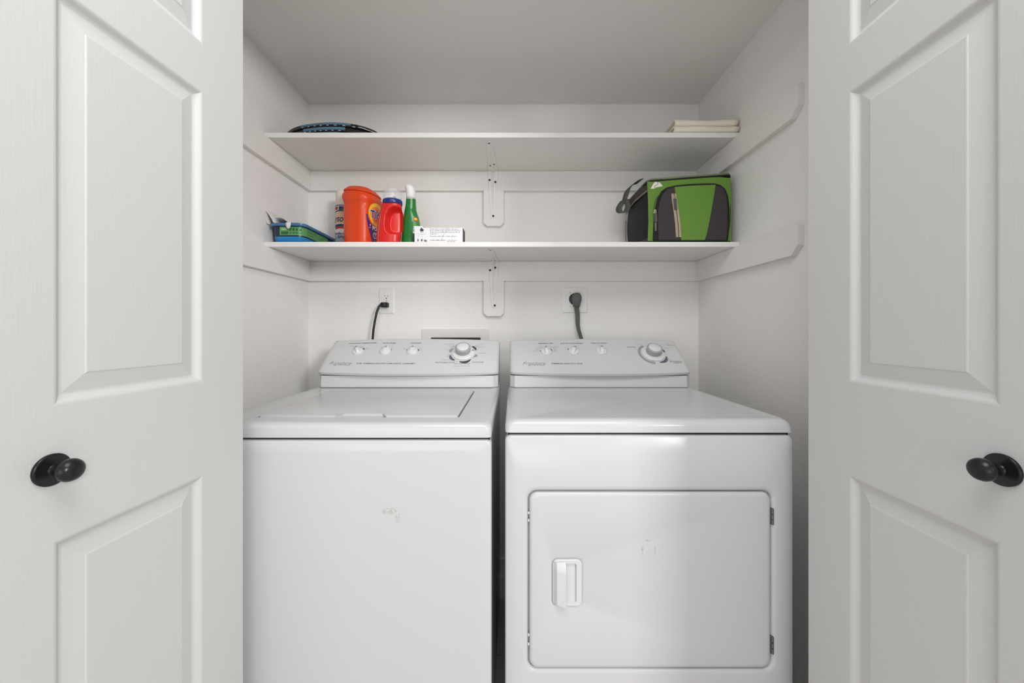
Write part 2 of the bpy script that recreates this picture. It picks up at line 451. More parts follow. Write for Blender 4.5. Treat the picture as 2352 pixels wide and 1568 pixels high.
def small_knob(root, surf, solve, px, py, ang):
    x, w = solve(px, py); C, rt, up, n = frame_at(surf, x, w)
    k = MB().lathe([(.0205, 0), (.0207, .003), (.0195, .0052), (.017, .0062), (.0001, .0072)], C, n, 32).build('control_knob', M_KNOBW, root, smooth=True, angle=45)
    a = math.radians(ang); e1 = rt * math.cos(a) + up * math.sin(a); e2 = -rt * math.sin(a) + up * math.cos(a)   # e1 = pointer direction
    secs = []
    for t, h, b, tw in ((-.0165, .0066, .0085, .006), (-.010, .0125, .0088, .0055), (0, .0165, .0085, .005), (.010, .0185, .0080, .0046), (.0165, .0180, .0072, .0044), (.0185, .006, .0068, .0044)):
        secs.append([C + e1 * t - e2 * b + n * .005, C + e1 * t - e2 * tw + n * h, C + e1 * t + e2 * tw + n * h, C + e1 * t + e2 * b + n * .005])
    MB().rings(secs).build('grip', M_KNOBW, k, bevel=.0018, seg=3)
    q = MB().lathe([(.0052, 0), (.0050, .0004)], C + e1 * .0095 + n * .01835, (n - e1 * .0).normalized(), 16)
    q.build('knob_mark', M_PANG, k)
    return x, w

def big_dial(root, surf, solve, px, py, tick):
    x, w = solve(px, py); C, rt, up, n = frame_at(surf, x, w)
    d = MB().lathe([(.0435, 0), (.0437, .003), (.042, .0048), (.036, .0062), (.0001, .0078)], C, n, 48).build('timer_dial', M_KNOBW, root, smooth=True, angle=40)
    MB().lathe([(.0275, .006), (.0282, .012), (.0296, .024), (.0300, .0275), (.0288, .0296), (.0255, .0304), (.0232, .0292)], C, n, 48, cap1=True).build('dial_grip', M_DIALG, d, smooth=True, angle=50)
    MB().lathe([(.0232, .029), (.0230, .0312), (.0215, .0322), (.0001, .0330)], C, n, 40).build('dial_cap', M_KNOBW, d, smooth=True, angle=50)
    if tick is not None:
        a = math.radians(tick); p = C + (rt * math.cos(a) + up * math.sin(a)) * .0385 + n * .0062
        m = MB(); m.add([p - rt * .004 - up * .0014, p + rt * .004 - up * .0014, p + rt * .004 + up * .0014, p - rt * .004 + up * .0014,
                         p - rt * .004 - up * .0014 + n * .0006, p + rt * .004 - up * .0014 + n * .0006, p + rt * .004 + up * .0014 + n * .0006, p - rt * .004 + up * .0014 + n * .0006],
                        [(0, 3, 2, 1), (4, 5, 6, 7), (0, 1, 5, 4), (1, 2, 6, 5), (2, 3, 7, 6), (3, 0, 4, 7)])
        m.build('dial_mark', M_GAP, d)
    return x, w
def arc(mb, surf, x, w, r0, r1, a0, a1, taper=0.0):
    """flat printed band around a dial; angles in degrees anticlockwise from the right"""
    N = 14; vs = []
    for i in range(N + 1):
        t = i / N; a = math.radians(a0 + (a1 - a0) * t)
        k = 1.0 if not taper else (1 - taper) + taper * math.sin(math.pi * t)
        ro = r0 + (r1 - r0) * (k if taper >= 0 else t)
        for rr_ in (r0, ro): vs.append(surf(x + rr_ * math.cos(a), w + rr_ * math.sin(a) / PW, .0005))
    MB().add(vs, [(2 * i, 2 * i + 1, 2 * i + 3, 2 * i + 2) for i in range(N)]).build('dial_band', mb, pan)

def appliance_body(root, x0, x1, yf, front_m, zseam):
    """cabinet, front panel and feet; returns nothing"""
    yb = 1.60
    MB().rings([[(x, y, z) for x, y in rr(x0 + .004, x1 - .004, yf + .014, yb, .008)] for z in (.025, zseam - .006)]).build('cabinet', M_ENAMEL, root, smooth=True, angle=40)
    for x in (x0 + .06, x1 - .06):
        for y in (yf + .08, yb - .08):
            MB().lathe([(.022, 0), (.022, .012), (.012, .016), (.012, .03)], (x, y, .0), (0, 0, 1), 14).build('foot', M_BLACKP, root)

def xz(yf):                                       # ring helper in the front plane
    return lambda pts, dep: [(x, yf + dep, z) for x, z in pts]

# ---- washer
WX0, WX1, WYF = -0.7335, -0.0475, 0.868
washer = thing('washing_machine', ((WX0 + WX1) / 2, 1.23, 0), 'white top-loading washing machine with hinged lid and four control knobs', 'washer')
appliance_body(washer, WX0, WX1, WYF, M_WFRONT, .880)
R = xz(WYF)
MB().rings([R(rr(WX0, WX1, .05, .8735, .010), .022), R(rr(WX0, WX1, .05, .8735, .012), .006), R(rr(WX0 + .0012, WX1 - .0012, .0512, .8724, .012), .0020),
            R(rr(WX0 + .004, WX1 - .004, .056, .8700, .012), .0), R(rr(WX0 + .03, WX1 - .03, .08, .846, .02), -.0006)]).build('front_panel', M_WFRONT, washer, smooth=True, angle=60)
MB().rings([R(rr(WX0 + .004, WX1 - .004, .868, .884, .004), .012), R(rr(WX0 + .004, WX1 - .004, .868, .884, .004), .02)]).build('seam', M_GAP, washer)
LX0, LX1, LY0, LY1 = -0.626, -0.134, 0.934, 1.330
def P(z, pts): return [(x, y, z) for x, y in pts]
yb = 1.60
deck = [P(.8795, rr(WX0, WX1, WYF + .002, yb, .012, 6)), P(.8795, rr(WX0 - .0, WX1 + .0, WYF, yb, .012, 6)), P(ZT - .014, rr(WX0, WX1, WYF, yb, .014, 6))]
for a in (20, 45, 70, 90):
    c, s = math.cos(math.radians(a)), math.sin(math.radians(a)); i = .014 * (1 - c)
    deck.append(P(ZT - .014 * (1 - s), rr(WX0 + i, WX1 - i, WYF + i, yb, .016 + i, 6)))
deck += [P(ZT - .0012, rr(WX0 + .035, WX1 - .035, WYF + .035, 1.40, .02, 6)), P(ZT - .0012, rr(LX0 - .004, LX1 + .004, LY0 - .004, LY1 + .004, .006, 6)), P(ZT - .014, rr(LX0 - .003, LX1 + .003, LY0 - .003, LY1 + .003, .006, 6))]
MB().rings(deck).build('top_deck', M_ENAMEL, washer, smooth=True, angle=32)
# lid with a finger notch in its front edge
def lidring(i, z):
    n0, n1, nd = -.426, -.322, .016
    x0, x1, y0, y1 = LX0 + i, LX1 - i, LY0 + i, LY1 - i
    pts = [(x0 + .004, y0), (n0 - .012 + i, y0), (n0 + i, y0 + nd), (n1 - i, y0 + nd), (n1 + .012 - i, y0), (x1 - .004, y0), (x1, y0 + .004), (x1, y1), (x0, y1), (x0, y0 + .004)]
    return [(x, y, z) for x, y in pts]
lid = MB().rings([lidring(.001, ZT - .012), lidring(0, ZT - .003), lidring(.001, ZT + .0008), lidring(.0035, ZT + .0026), lidring(.008, ZT + .0032)]).build('lid', M_ENAMEL, washer, smooth=True, angle=30)
pan, surf = console(washer, -0.7265, -0.0505)
solve = panel_solver(surf)
for (px, py, a) in ((822, 807, 118), (885, 807, 68), (947, 807, 78)): small_knob(washer, surf, solve, px, py, a)
dx_, dw_ = big_dial(washer, surf, solve, 1064, 810, 14)
ink, inkl, slate, dark, grey = MB(), MB(), M_SLATE, M_SLATED, M_PANG
def label(mb, s, px, py, size, align='CENTER', sx=1.0, **kw):
    x, w = solve(px, py)
    put_text(mb, s, size, lambda u, v: surf(x + u, w + v / PW, .0005), align=align, sx=sx, **kw)
label(ink, 'WASH/RINSE TEMPERATURES', 833, 788, .0082, sx=1.05, bold=.00015)
label(ink, 'EXTRA RINSE', 894, 788, .0082, sx=1.05, bold=.00015)
label(ink, 'LOAD SIZE', 955, 788, .0082, sx=1.05, bold=.00015)
label(ink, 'Frigidaire', 755, 834, .0250, align='LEFT', shear=.55, sx=.92, bold=-.0004)
label(ink, 'GALLERY', 776, 838.5, .0065, align='LEFT', spacing=2.0)
label(ink, 'ULTRA  COMMERCIAL HEAVY DUTY  SUPER CAPACITY  LAUNDROMAT', 819, 834.5, .0082, align='LEFT', sx=.845, bold=.00015)
for s, px, py, al in (('HOT/WARM', 812, 795, 'RIGHT'), ('WARM', 828, 796.5, 'CENTER'), ('COLD', 838, 799, 'LEFT'), ('COLD', 838, 802, 'LEFT'), ('NO', 880, 799, 'RIGHT'), ('YES', 897, 799, 'LEFT'),
                      ('SMALL', 936, 801.5, 'RIGHT'), ('SUPER', 961, 801, 'LEFT'), ('RESET', 963, 804.5, 'LEFT')):
    label(inkl, s, px, py, .0052, align=al)
for s, px, py, al in (('SUPER PREWASH', 1044, 790.5, 'RIGHT'), ('REGULAR', 1044, 794.5, 'RIGHT'), ('SOAK', 1032, 803, 'RIGHT'), ('OFF', 1035, 809.5, 'RIGHT'), ('SPIN', 1034, 814.5, 'RIGHT'), ('RINSE', 1034, 818.5, 'RIGHT'),
                      ('HAND WASH', 1036, 826.5, 'RIGHT'), ('OFF', 1048, 830, 'CENTER'), ('Heavy  Warm  Permanent', 1062, 835, 'CENTER'), ('Pull To Start  Push To Stop', 1060, 840.5, 'CENTER'),
                      ('OFF', 1086, 822, 'CENTER'), ('EXTRA RINSE', 1098, 811.5, 'LEFT'), ('OFF', 1092, 805, 'LEFT'), ('REGULAR SPIN', 1091, 797, 'LEFT'), ('NORMAL', 1088, 794, 'LEFT'), ('COTTONS', 1097, 790, 'LEFT')):
    label(ink if s in ('Heavy  Warm  Permanent',) else inkl, s, px, py, .0056, align=al)
label(ink, 'KNITS/DELICATES', 1022, 832.5, .0088, sx=1.05); label(ink, 'COTTONS', 1097.5, 832, .0088, sx=1.05)
arc(dark, surf, dx_, dw_, .0475, .0565, 20, 52, .3); arc(dark, surf, dx_, dw_, .0475, .0600, 258, 312, .8)
arc(slate, surf, dx_, dw_, .0475, .0585, 196, 236, .5); arc(grey, surf, dx_, dw_, .0475, .0585, 152, 178, .6); arc(grey, surf, dx_, dw_, .0475, .0600, 330, 352, .6)
for mb, m in ((ink, M_INK), (inkl, M_INKL)):
    mb.build('lettering', m, pan)['kind'] = 'stuff'
def knob_arcs(pts):
    for px, py, a0, a1 in pts:
        x, w = solve(px, py); arc(M_SLATED, surf, x, w, .0222, .0262, a0, a1, .6)
knob_arcs([(822, 807, 22, 62), (822, 807, 74, 92), (885, 807, 22, 34), (947, 807, 8, 34), (947, 807, 150, 164)])

# ---- dryer
DX0, DX1, DYF = -0.0165, 0.6695, 0.899
dryer = thing('clothes_dryer', ((DX0 + DX1) / 2, 1.25, 0), 'white front-loading clothes dryer with square door and recessed handle', 'dryer')
appliance_body(dryer, DX0, DX1, DYF, M_ENAMEL, .884)
R = xz(DYF)
oz0, oz1, ox0, ox1 = .3205, .7445, .0378, .6175
MB().rings([R(rr(DX0, DX1, .05, .8765, .014, 6), .03), R(rr(DX0, DX1, .05, .8765, .014, 6), .007), R(rr(DX0 + .0014, DX1 - .0014, .052, .8752, .014, 6), .0024), R(rr(DX0 + .005, DX1 - .005, .056, .8722, .014, 6), .0),
            R(rr(ox0 - .012, ox1 + .012, oz0 - .012, oz1 + .012, .032, 6), 0), R(rr(ox0 - .004, ox1 + .004, oz0 - .004, oz1 + .004, .024, 6), .0012),
            R(rr(ox0 - .0005, ox1 + .0005, oz0 - .0005, oz1 + .0005, .021, 6), .0045), R(rr(ox0, ox1, oz0, oz1, .021, 6), .016)]).build('front_panel', M_ENAMEL, dryer, smooth=True, angle=60)
MB().rings([R(rr(ox0 - .004, ox1 + .004, oz0 - .004, oz1 + .004, .022), .0145), R(rr(ox0 - .004, ox1 + .004, oz0 - .004, oz1 + .004, .022), .0150)]).build('seam', M_GAP, dryer)
MB().rings([R(rr(DX0 + .006, DX1 - .006, .870, .888, .004), .012), R(rr(DX0 + .006, DX1 - .006, .870, .888, .004), .02)]).build('seam', M_GAP, dryer)
top = [P(.8825, rr(DX0, DX1, DYF + .002, yb, .012, 6)), P(.8830, rr(DX0 - .0, DX1, DYF - .001, yb, .012, 6)), P(ZT - .016, rr(DX0, DX1, DYF, yb, .016, 6))]
for a in (20, 45, 70, 90):
    c, s = math.cos(math.radians(a)), math.sin(math.radians(a)); i = .016 * (1 - c)
    top.append(P(ZT - .016 * (1 - s), rr(DX0 + i, DX1 - i, DYF + i, yb, .018 + i, 6)))
top += [P(ZT - .0010, rr(DX0 + .03, DX1 - .03, DYF + .035, 1.395, .02, 6)), P(ZT - .0022, rr(DX0 + .036, DX1 - .036, DYF + .041, 1.389, .02, 6))]
MB().rings(top).build('top_deck', M_ENAMEL, dryer, smooth=True, angle=32)
dd = (.0418, .6142, .3245, .7408)
hx0, hx1, hz0, hz1 = .0965, .1650, .4745, .5835
ddoor = MB().rings([R(rr(*dd, .019, 6), .013), R(rr(*dd, .019, 6), .004), R(rr(dd[0] + .0012, dd[1] - .0012, dd[2] + .0012, dd[3] - .0012, .019, 6), .0010), R(rr(dd[0] + .0045, dd[1] - .0045, dd[2] + .0045, dd[3] - .0045, .018, 6), -.0012),
                    R(rr(dd[0] + .010, dd[1] - .010, dd[2] + .010, dd[3] - .010, .016, 6), -.0016),
                    R(rr(hx0 - .006, hx1 + .006, hz0 - .006, hz1 + .006, .014, 6), -.0016), R(rr(hx0 - .003, hx1 + .003, hz0 - .003, hz1 + .003, .013, 6), -.0004),
                    R(rr(hx0 - .001, hx1 + .001, hz0 - .001, hz1 + .001, .0125, 6), .0015)], cap1=True).build('loading_door', M_DDOOR, dryer, smooth=True, angle=45)
# handle insert: rim frame, recessed pocket and the pull flap over its left half
hr = xz(DYF)
MB().rings([hr(rr(hx0, hx1, hz0, hz1, .0115, 6), .001), hr(rr(hx0, hx1, hz0, hz1, .0115, 6), -.0035), hr(rr(hx0 + .0015, hx1 - .0015, hz0 + .0015, hz1 - .0015, .010, 6), -.0048),
            hr(rr(hx0 + .0125, hx1 - .0125, hz0 + .008, hz1 - .009, .004, 6), -.0042), hr(rr(hx0 + .0135, hx1 - .0135, hz0 + .011, hz1 - .010, .003, 6), .012)]).build('handle_pocket', M_PLASTIC, ddoor, smooth=True, angle=40)
fl_ = MB()
secs = []
for t in (0, .04, .12, .2, .9, .97, 1.0):
    z = hz1 - .003 - t * (hz1 - hz0 - .0125)
    k = math.sin(min(1, t / .2) * math.pi / 2) if t < .2 else 1.0
    ze = z - .0030 * k
    secs.append([(hx0 + .002, DYF - .0035, z), (hx0 + .0045, DYF - .0075 - .001 * k, z), (hx0 + .009, DYF - .0105 - .0035 * k, z - .0008 * k), (.1245, DYF - .0085 - .0110 * k, ze), (.1260, DYF - .0085 - .0100 * k, ze), (.1260, DYF - .004, z), (.115, DYF - .0035, z)])
fl_.rings(secs).build('door_handle', M_PLASTIC, ddoor, smooth=True, angle=28)
for za, zb in ((.664, .703), (.357, .399)):
    h = MB().box(.6145, .6205, DYF + .001, DYF + .010, za, zb)
    hg = h.build('door_hinge', M_STEEL, dryer, bevel=.001)
    for k in range(3):
        z = za + (zb - za) * (k + .5) / 3
        MB().lathe([(.0026, -.0058), (.0026, .0058)], (.6190, DYF + .0005, z), (0, 0, 1), 12).build('hinge_knuckle', M_STEEL, hg, smooth=True)
for z in (.690, .672, .399, .377):
    MB().lathe([(.0035, 0), (.003, .003), (.0001, .0042)], (ox0 + .0005, DYF + .006, z), (1, 0, 0), 12).build('door_bumper', M_PLASTIC, dryer, smooth=True)
pan, surf = console(dryer, -0.0085, 0.6675)
solve = panel_solver(surf)
for (px, py, a) in ((1255, 808, 100), (1318, 807, 62), (1381.5, 806.5, 88)): small_knob(dryer, surf, solve, px, py, a)
dx_, dw_ = big_dial(dryer, surf, solve, 1500, 812, None)
ink, inkl, slate, dark, grey = MB(), MB(), M_SLATE, M_SLATED, M_PANG
label(ink, 'TEMPERATURES', 1253, 788.5, .0082, sx=1.05, bold=.00015)
label(ink, 'END OF CYCLE SIGNAL', 1313, 788.5, .0082, sx=1.05, bold=.00015)
label(ink, 'TURN TO START', 1375, 788.3, .0082, sx=1.05, bold=.00015)
label(ink, 'Frigidaire', 1199, 834.5, .0250, align='LEFT', shear=.55, sx=.92, bold=-.0004)
label(ink, 'GALLERY', 1222, 838.5, .0065, align='LEFT', spacing=2.0)
label(ink, 'COMMERCIAL HEAVY DUTY  DRYER', 1266, 834.8, .0082, align='LEFT', sx=.88, bold=.00015)
for s, px, py, al in (('MEDIUM', 1248, 797, 'RIGHT'), ('DELICATE', 1244, 799.5, 'RIGHT'), ('FLUFF', 1239, 803.5, 'RIGHT'), ('DELICATE', 1238, 806, 'RIGHT'), ('REGULAR HEAVY', 1262, 797, 'LEFT'), ('HEAVY', 1266, 799.5, 'LEFT'),
                      ('HIGH', 1271, 803, 'LEFT'), ('HEAVY', 1271, 805.8, 'LEFT'), ('OFF', 1307, 799, 'RIGHT'), ('ON', 1327, 800, 'LEFT'), ('ON', 1391, 799.5, 'LEFT')):
    label(inkl, s, px, py, .0052, align=al)
for s, px, py, al in (('MIN. DRY', 1476, 791.5, 'RIGHT'), ('AUTOMATIC', 1526, 790.5, 'LEFT'), ('COOLDOWN', 1532, 793, 'LEFT'), ('DELICATE', 1525, 799, 'LEFT'), ('OFF', 1528, 814, 'LEFT'), ('DRY', 1532, 823.5, 'LEFT'),
                      ('NORMAL', 1528, 827.5, 'LEFT'), ('OFF', 1500, 829.5, 'CENTER')):
    label(inkl, s, px, py, .0056, align=al)
label(ink, 'TIMED DRY', 1450, 797, .0075); label(ink, 'AUTOMATIC', 1553, 830, .0085, sx=1.02); label(ink, 'NORMAL', 1557, 833.3, .0075)
arc(grey, surf, dx_, dw_, .0475, .0575, 118, 262, .0); arc(dark, surf, dx_, dw_, .0475, .0545, 8, 38, .7); arc(slate, surf, dx_, dw_, .0475, .0600, 282, 342, .75)
for mb, m in ((ink, M_INK), (inkl, M_INKL)):
    mb.build('lettering', m, pan)['kind'] = 'stuff'
knob_arcs([(1255, 808, 18, 52), (1255, 808, 158, 172), (1318, 807, 140, 156)])

# ------------------------------------------------------------------ wall outlets, cords, supply box
def plate(root, xc, zc, w, h, name='cover_plate'):
    B = lambda pts, dep: [(x, YB - dep, z) for x, z in pts]
    a, b = w / 2, h / 2
    MB().rings([B(rr(xc - a, xc + a, zc - b, zc + b, .003), 0), B(rr(xc - a, xc + a, zc - b, zc + b, .003), .0015),
                B(rr(xc - a + .005, xc + a - .005, zc - b + .005, zc + b - .005, .003), .0052), B(rr(xc - a + .008, xc + a - .008, zc - b + .008, zc + b - .008, .003), .0056)]).build(name, M_PLATE, root, smooth=True, angle=25)
xo, zo = (888.5 - 1176) / F * YB, CZ + (758 - 691) / F * YB
ol = thing('wall_outlet', (xo, YB, zo - .057), 'white duplex wall outlet with a black plug in its lower socket', 'outlet', 'outlets on the back wall')
plate(ol, xo, zo, .0725, .1190)
for s in (1, -1):
    zc = zo + s * .0195
    pts = [(.0172 * math.cos(a), max(-.0142, min(.0142, .0172 * math.sin(a)))) for a in [2 * math.pi * k / 28 for k in range(28)]]
    so = MB().prism([(xo + u, zc + v) for u, v in pts], lambda u, v, w: (u, YB - w, v), .0050, .0072).build('receptacle', M_PLATE, ol, bevel=.0006)
    for u, v, w_, h_ in ((-.0064, .003, .0016, .0082), (.0064, .003, .0016, .0070)):
        MB().box(xo + u - w_ / 2, xo + u + w_ / 2, YB - .0075, YB - .0070, zc + v - h_ / 2, zc + v + h_ / 2).build('slot', M_HOLE, so)
    MB().lathe([(.0025, 0), (.0025, .0006)], (xo, YB - .0070, zc - .0075), (0, -1, 0), 12).build('slot', M_HOLE, so)
MB().lathe([(.0026, 0), (.0022, .0012), (.0001, .0015)], (xo, YB - .0056, zo), (0, -1, 0), 14).build('screw', M_PANG, ol)

wc = thing('power_cord', (xo, YB - .03, zo - .16), 'black washer power cord plugged in and hanging behind the console', 'cord')
zc = zo - .0195
MB().rings([[(xo + x, YB - .0076 - d, zc + z) for x, z in rr(-a - .004 * (1 - k), b, -c, c, .004)] for d, a, b, c, k in ((0, .012, .0125, .0105, 1), (.012, .0135, .0135, .0115, 1), (.022, .0155, .012, .0115, 1), (.030, .0165, .008, .010, 1), (.033, .0155, .004, .007, 1))]).build('plug', M_BLACKP, wc, smooth=True, angle=50)
pts = [(xo - .004, YB - .030, zc + .004), (xo - .014, YB - .034, zc + .003), (xo - .0225, YB - .040, zc - .010), (xo - .030, YB - .046, zc - .035), (xo - .037, YB - .050, zc - .075), (xo - .0425, YB - .052, zc - .115), (xo - .046, YB - .052, zc - .155), (xo - .048, YB - .05, zc - .20), (xo - .04, YB - .06, zc - .30), (xo - .02, YB - .10, zc - .40)]
MB().tube(pts, .0052, 10).build('cable', M_BLACKP, wc, smooth=True, angle=80)

xd, zd = (1320.5 - 1176) / F * YB, CZ + (758 - 689) / F * YB
dl = thing('dryer_outlet', (xd, YB, zd - .058), 'square white high-voltage outlet plate with a round grey plug', 'outlet', 'outlets on the back wall')
plate(dl, xd, zd, .1185, .1185)
MB().lathe([(.027, .0048), (.027, .0072), (.0255, .008), (.0001, .008)], (xd - .001, YB, zd + .004), (0, -1, 0), 36).build('receptacle', M_BLACKP, dl, smooth=True, angle=40)
for u, v in ((-.022, .033), (.022, .033), (-.022, -.030)):
    MB().lathe([(.0026, .0054), (.002, .0064), (.0001, .0066)], (xd + u, YB, zd + v), (0, -1, 0), 12).build('screw', M_PANG, dl)
dc = thing('power_cord', (xd, YB - .03, zd - .17), 'flat grey three-strand dryer cord with rounded plug', 'cord')
# plug body: round head narrowing to a square strain relief
secs = []
for z, hw, d in ((.0270, .004, .024), (.0255, .0105, .026), (.021, .0165, .028), (.012, .0210, .030), (.002, .0222, .031), (-.010, .0205, .031), (-.020, .0175, .030), (-.026, .0160, .028), (-.034, .0155, .025), (-.0365, .0140, .023)):
    secs.append([(xd + .0035 + x, YB - .0105 - (d / 2) - y, zd + .004 + z) for x, y in rr(-hw, hw, -d / 2 * .98, d / 2, min(hw, d / 2) * .75, 4)])
MB().rings(secs).build('plug', M_GREYP, dc, smooth=True, angle=60)
base = [(.0035, -.030), (.0040, -.045), (.0060, -.062), (.0070, -.078), (.0068, -.098), (.0072, -.118), (.0110, -.140), (.0170, -.160), (.0230, -.180), (.026, -.23), (.024, -.30)]
for k in (-1, 0, 1):
    sq = [1, 1, 1, .92, .85, .72, .62, .6, .6, .6, .6]
    MB().tube([(xd + u + k * .0070 * s, YB - .024 - (.0015 if k == 0 else 0) - .012 * min(1, max(0, -v - .03) / .1), zd + .004 + v) for (u, v), s in zip(base, sq)], .0041, 10).build('cable_strand', M_GREYP, dc, smooth=True, angle=80)

sb = thing('supply_box', (-.2575, YB, .86), 'pale recessed washer supply box set in the wall behind the washer', 'outlet box')
B = lambda pts, dep: [(x, YB - dep, z) for x, z in pts]
bx0, bx1, bz0, bz1 = (969 - 1176) / F * YB, (1124 - 1176) / F * YB, .86, CZ + 3 / F * YB
ix0, ix1, iz0, iz1 = (990 - 1176) / F * YB, (1104 - 1176) / F * YB, .90, CZ - 17 / F * YB
M_BOXP = mat('supply_box_plastic', (226, 224, 221), 0.4)
MB().rings([B(rr(bx0, bx1, bz0, bz1, .004), 0), B(rr(bx0, bx1, bz0, bz1, .004), .003), B(rr(bx0 + .0015, bx1 - .0015, bz0 + .0015, bz1 - .0015, .004), .0042),
            B(rr(ix0 - .004, ix1 + .004, iz0 - .004, iz1 + .004, .003), .0048), B(rr(ix0, ix1, iz0, iz1, .002), .0036), B(rr(ix0, ix1, iz0, iz1, .002), .0010)]).build('frame', M_BOXP, sb, smooth=True, angle=30)
M_BOXSHADE = mat('supply_box_shade', (44, 44, 40), 0.7)
MB().prism(rr(ix0 + .0005, ix1 - .0005, iz0 + .0005, iz1 - .0005, .002), lambda u, v, w: (u, YB - w, v), .0012, .0018).build('opening', M_BOXSHADE, sb)  # flat dark sheet standing in for the shade inside the box
for u, v in ((bx0 + .012, bz1 - .009), (bx1 - .008, bz1 - .040)):
    MB().lathe([(.0026, .0042), (.002, .0052), (.0001, .0054)], (u, YB, v), (0, -1, 0), 12).build('screw', M_BOXP, sb)

# ------------------------------------------------------------------ things on the lower shelf
Z2 = SH[1][1]; Z1 = SH[0][1]
def superloft(secs, n=48, exp=2.5, fn=None):
    """secs = (z, cx, cy, a, b) ; polar superellipse rings"""
    rs = []
    for z, cx, cy, a, b in secs:
        r = []
        for k in range(n):
            t = 2 * math.pi * k / n
            c, s = math.cos(t), math.sin(t)
            q = (abs(c / a) ** exp + abs(s / b) ** exp) ** (-1 / exp)
            r.append((cx + q * c, cy + q * s, z))
        rs.append(r)
    return rs
def interp(tab, z):
    for (z0, *a), (z1, *b) in zip(tab, tab[1:]):
        if z <= z1:
            t = max(0, (z - z0) / (z1 - z0)); t = t * t * (3 - 2 * t) if False else t
            return [p + (q - p) * t for p, q in zip(a, b)]
    return list(tab[-1][1:])

# tub of cloths, blue with green label band
def tubring(i, z, r=.030): return [(x, y, z) for x, y in rr(-.914 + i, -.786 - i, 1.426 + i, 1.700 - i, r, 6)]
M_TUBB = mat('tub_blue', (28, 132, 196), 0.3); M_TUBD = mat('tub_dark_blue', (22, 42, 62), 0.35); M_TUBR = mat('tub_rim_blue', (70, 118, 168), 0.25)
M_TUBG = mat('tub_label_green', (92, 156, 92), 0.35); M_TUBGD = mat('tub_label_dark', (46, 96, 52), 0.45); M_TUBGL = mat('tub_label_light', (158, 196, 150), 0.45)
tub = thing('wipes_tub', (-.85, 1.56, Z2), 'low blue plastic tub with green label band at the left wall', 'tub')
MB().rings([tubring(.014, Z2 + .0005, .022), tubring(.006, Z2 + .012), tubring(.004, Z2 + .022), tubring(.0042, Z2 + .0225)]).build('base', M_TUBB, tub, smooth=True, angle=40)
MB().rings([tubring(.0045, Z2 + .0222), tubring(.003, Z2 + .064)]).build('body', M_TUBD, tub, smooth=True, angle=40)
MB().rings([tubring(.006, Z2 + .0615), tubring(-.005, Z2 + .0615), tubring(-.0062, Z2 + .064), tubring(-.0062, Z2 + .070), tubring(-.003, Z2 + .0725), tubring(.004, Z2 + .0725)]).build('rim', M_TUBR, tub, smooth=True, angle=50)
# label band on the front and right faces
def tubside(s, z, off=.0006):
    """s = run along the front from the left, round the front right corner, then back along the right face"""
    x0, x1, y0, r = -.914 + .0036, -.786 - .0036, 1.426 + .0036, .030
    L1 = x1 - r - x0; La = math.pi / 2 * r
    if s < L1: return (x0 + s, y0 - off, z)
    if s < L1 + La:
        a = (s - L1) / r; return (x1 - r + (r + off) * math.sin(a), y0 + r - (r + off) * math.cos(a), z)
    return (x1 + off, y0 + r + s - L1 - La, z)
def band(name, s0, s1, z0, z1, m, off, parent):
    N = max(2, int((s1 - s0) / .004)); vs = []
    for i in range(N + 1):
        s = s0 + (s1 - s0) * i / N; vs += [tubside(s, z0, off), tubside(s, z1, off)]
    return MB().add(vs, [(2 * i, 2 * i + 2, 2 * i + 3, 2 * i + 1) for i in range(N)]).build(name, m, parent)
lb = band('label', .034, .30, Z2 + .027, Z2 + .059, M_TUBG, .0008, tub)
band('label_print', .040, .062, Z2 + .046, Z2 + .054, M_TUBGL, .0012, lb); band('label_print', .040, .066, Z2 + .031, Z2 + .041, M_TUBGD, .0012, lb)
for k in range(4):
    s = .071 + k * .012
    band('label_print', s, s + .007, Z2 + .044, Z2 + .053, M_TUBGD, .0012, lb); band('label_print', s - .001, s + .008, Z2 + .034, Z2 + .0375, M_TUBGD, .0012, lb)
mbt = MB()
fine_print(mbt, .060, .0050, lambda u, v: tubside(.140 + u, Z2 + .048 + v, .0012), 5); fine_print(mbt, .050, .0050, lambda u, v: tubside(.140 + u, Z2 + .038 + v, .0012), 6); fine_print(mbt, .03, .0060, lambda u, v: tubside(.230 + u, Z2 + .042 + v, .0012), 7)
mbt.build('label_print', M_TUBGD, lb)['kind'] = 'stuff'
# folded mesh cloth lying on the tub
M_NET = mat('net_cloth', (236, 231, 227), 0.9, bump=(420, 0.8, 0.003), spec=0.1)
def ribbon(path, y0, y1, wob, ny=9, sc1=1.0, zb=Z2 + .0745):
    mb = MB(); rows = []
    for j in range(ny + 1):
        t = j / ny; y = y0 + (y1 - y0) * t
        k = 1 + (sc1 - 1) * t
        rows.append([(x + wob * math.sin(7 * t + 30 * x), y, zb + (z - zb) * (k + .10 * math.sin(5 * t + 40 * x))) for x, z in path])
    mb.rings(rows, False, False, closed=False); return mb
def smooth_path(p, n=4):
    out = []
    for i in range(len(p) - 1):
        p0, p1, p2, p3 = p[max(i - 1, 0)], p[i], p[i + 1], p[min(i + 2, len(p) - 1)]
        for k in range(n):
            t = k / n
            out.append(tuple(.5 * (2 * b + (c - a) * t + (2 * a - 5 * b + 4 * c - d) * t * t + (3 * b - a - 3 * c + d) * t ** 3) for a, b, c, d in zip(p0, p1, p2, p3)))
    return out + [p[-1]]
def pz(px, py, D): p = at(px, py, D); return (p[0], p[2])
pth = [pz(x, y, 1.435) for x, y in ((616, 513.5), (613, 503), (607, 489), (602.5, 478.5), (606, 478), (614, 487), (621, 495), (628, 505), (634, 512.5), (629, 508), (631, 502), (637, 499.5), (648, 500), (656, 504), (664, 510), (672, 513.5))]
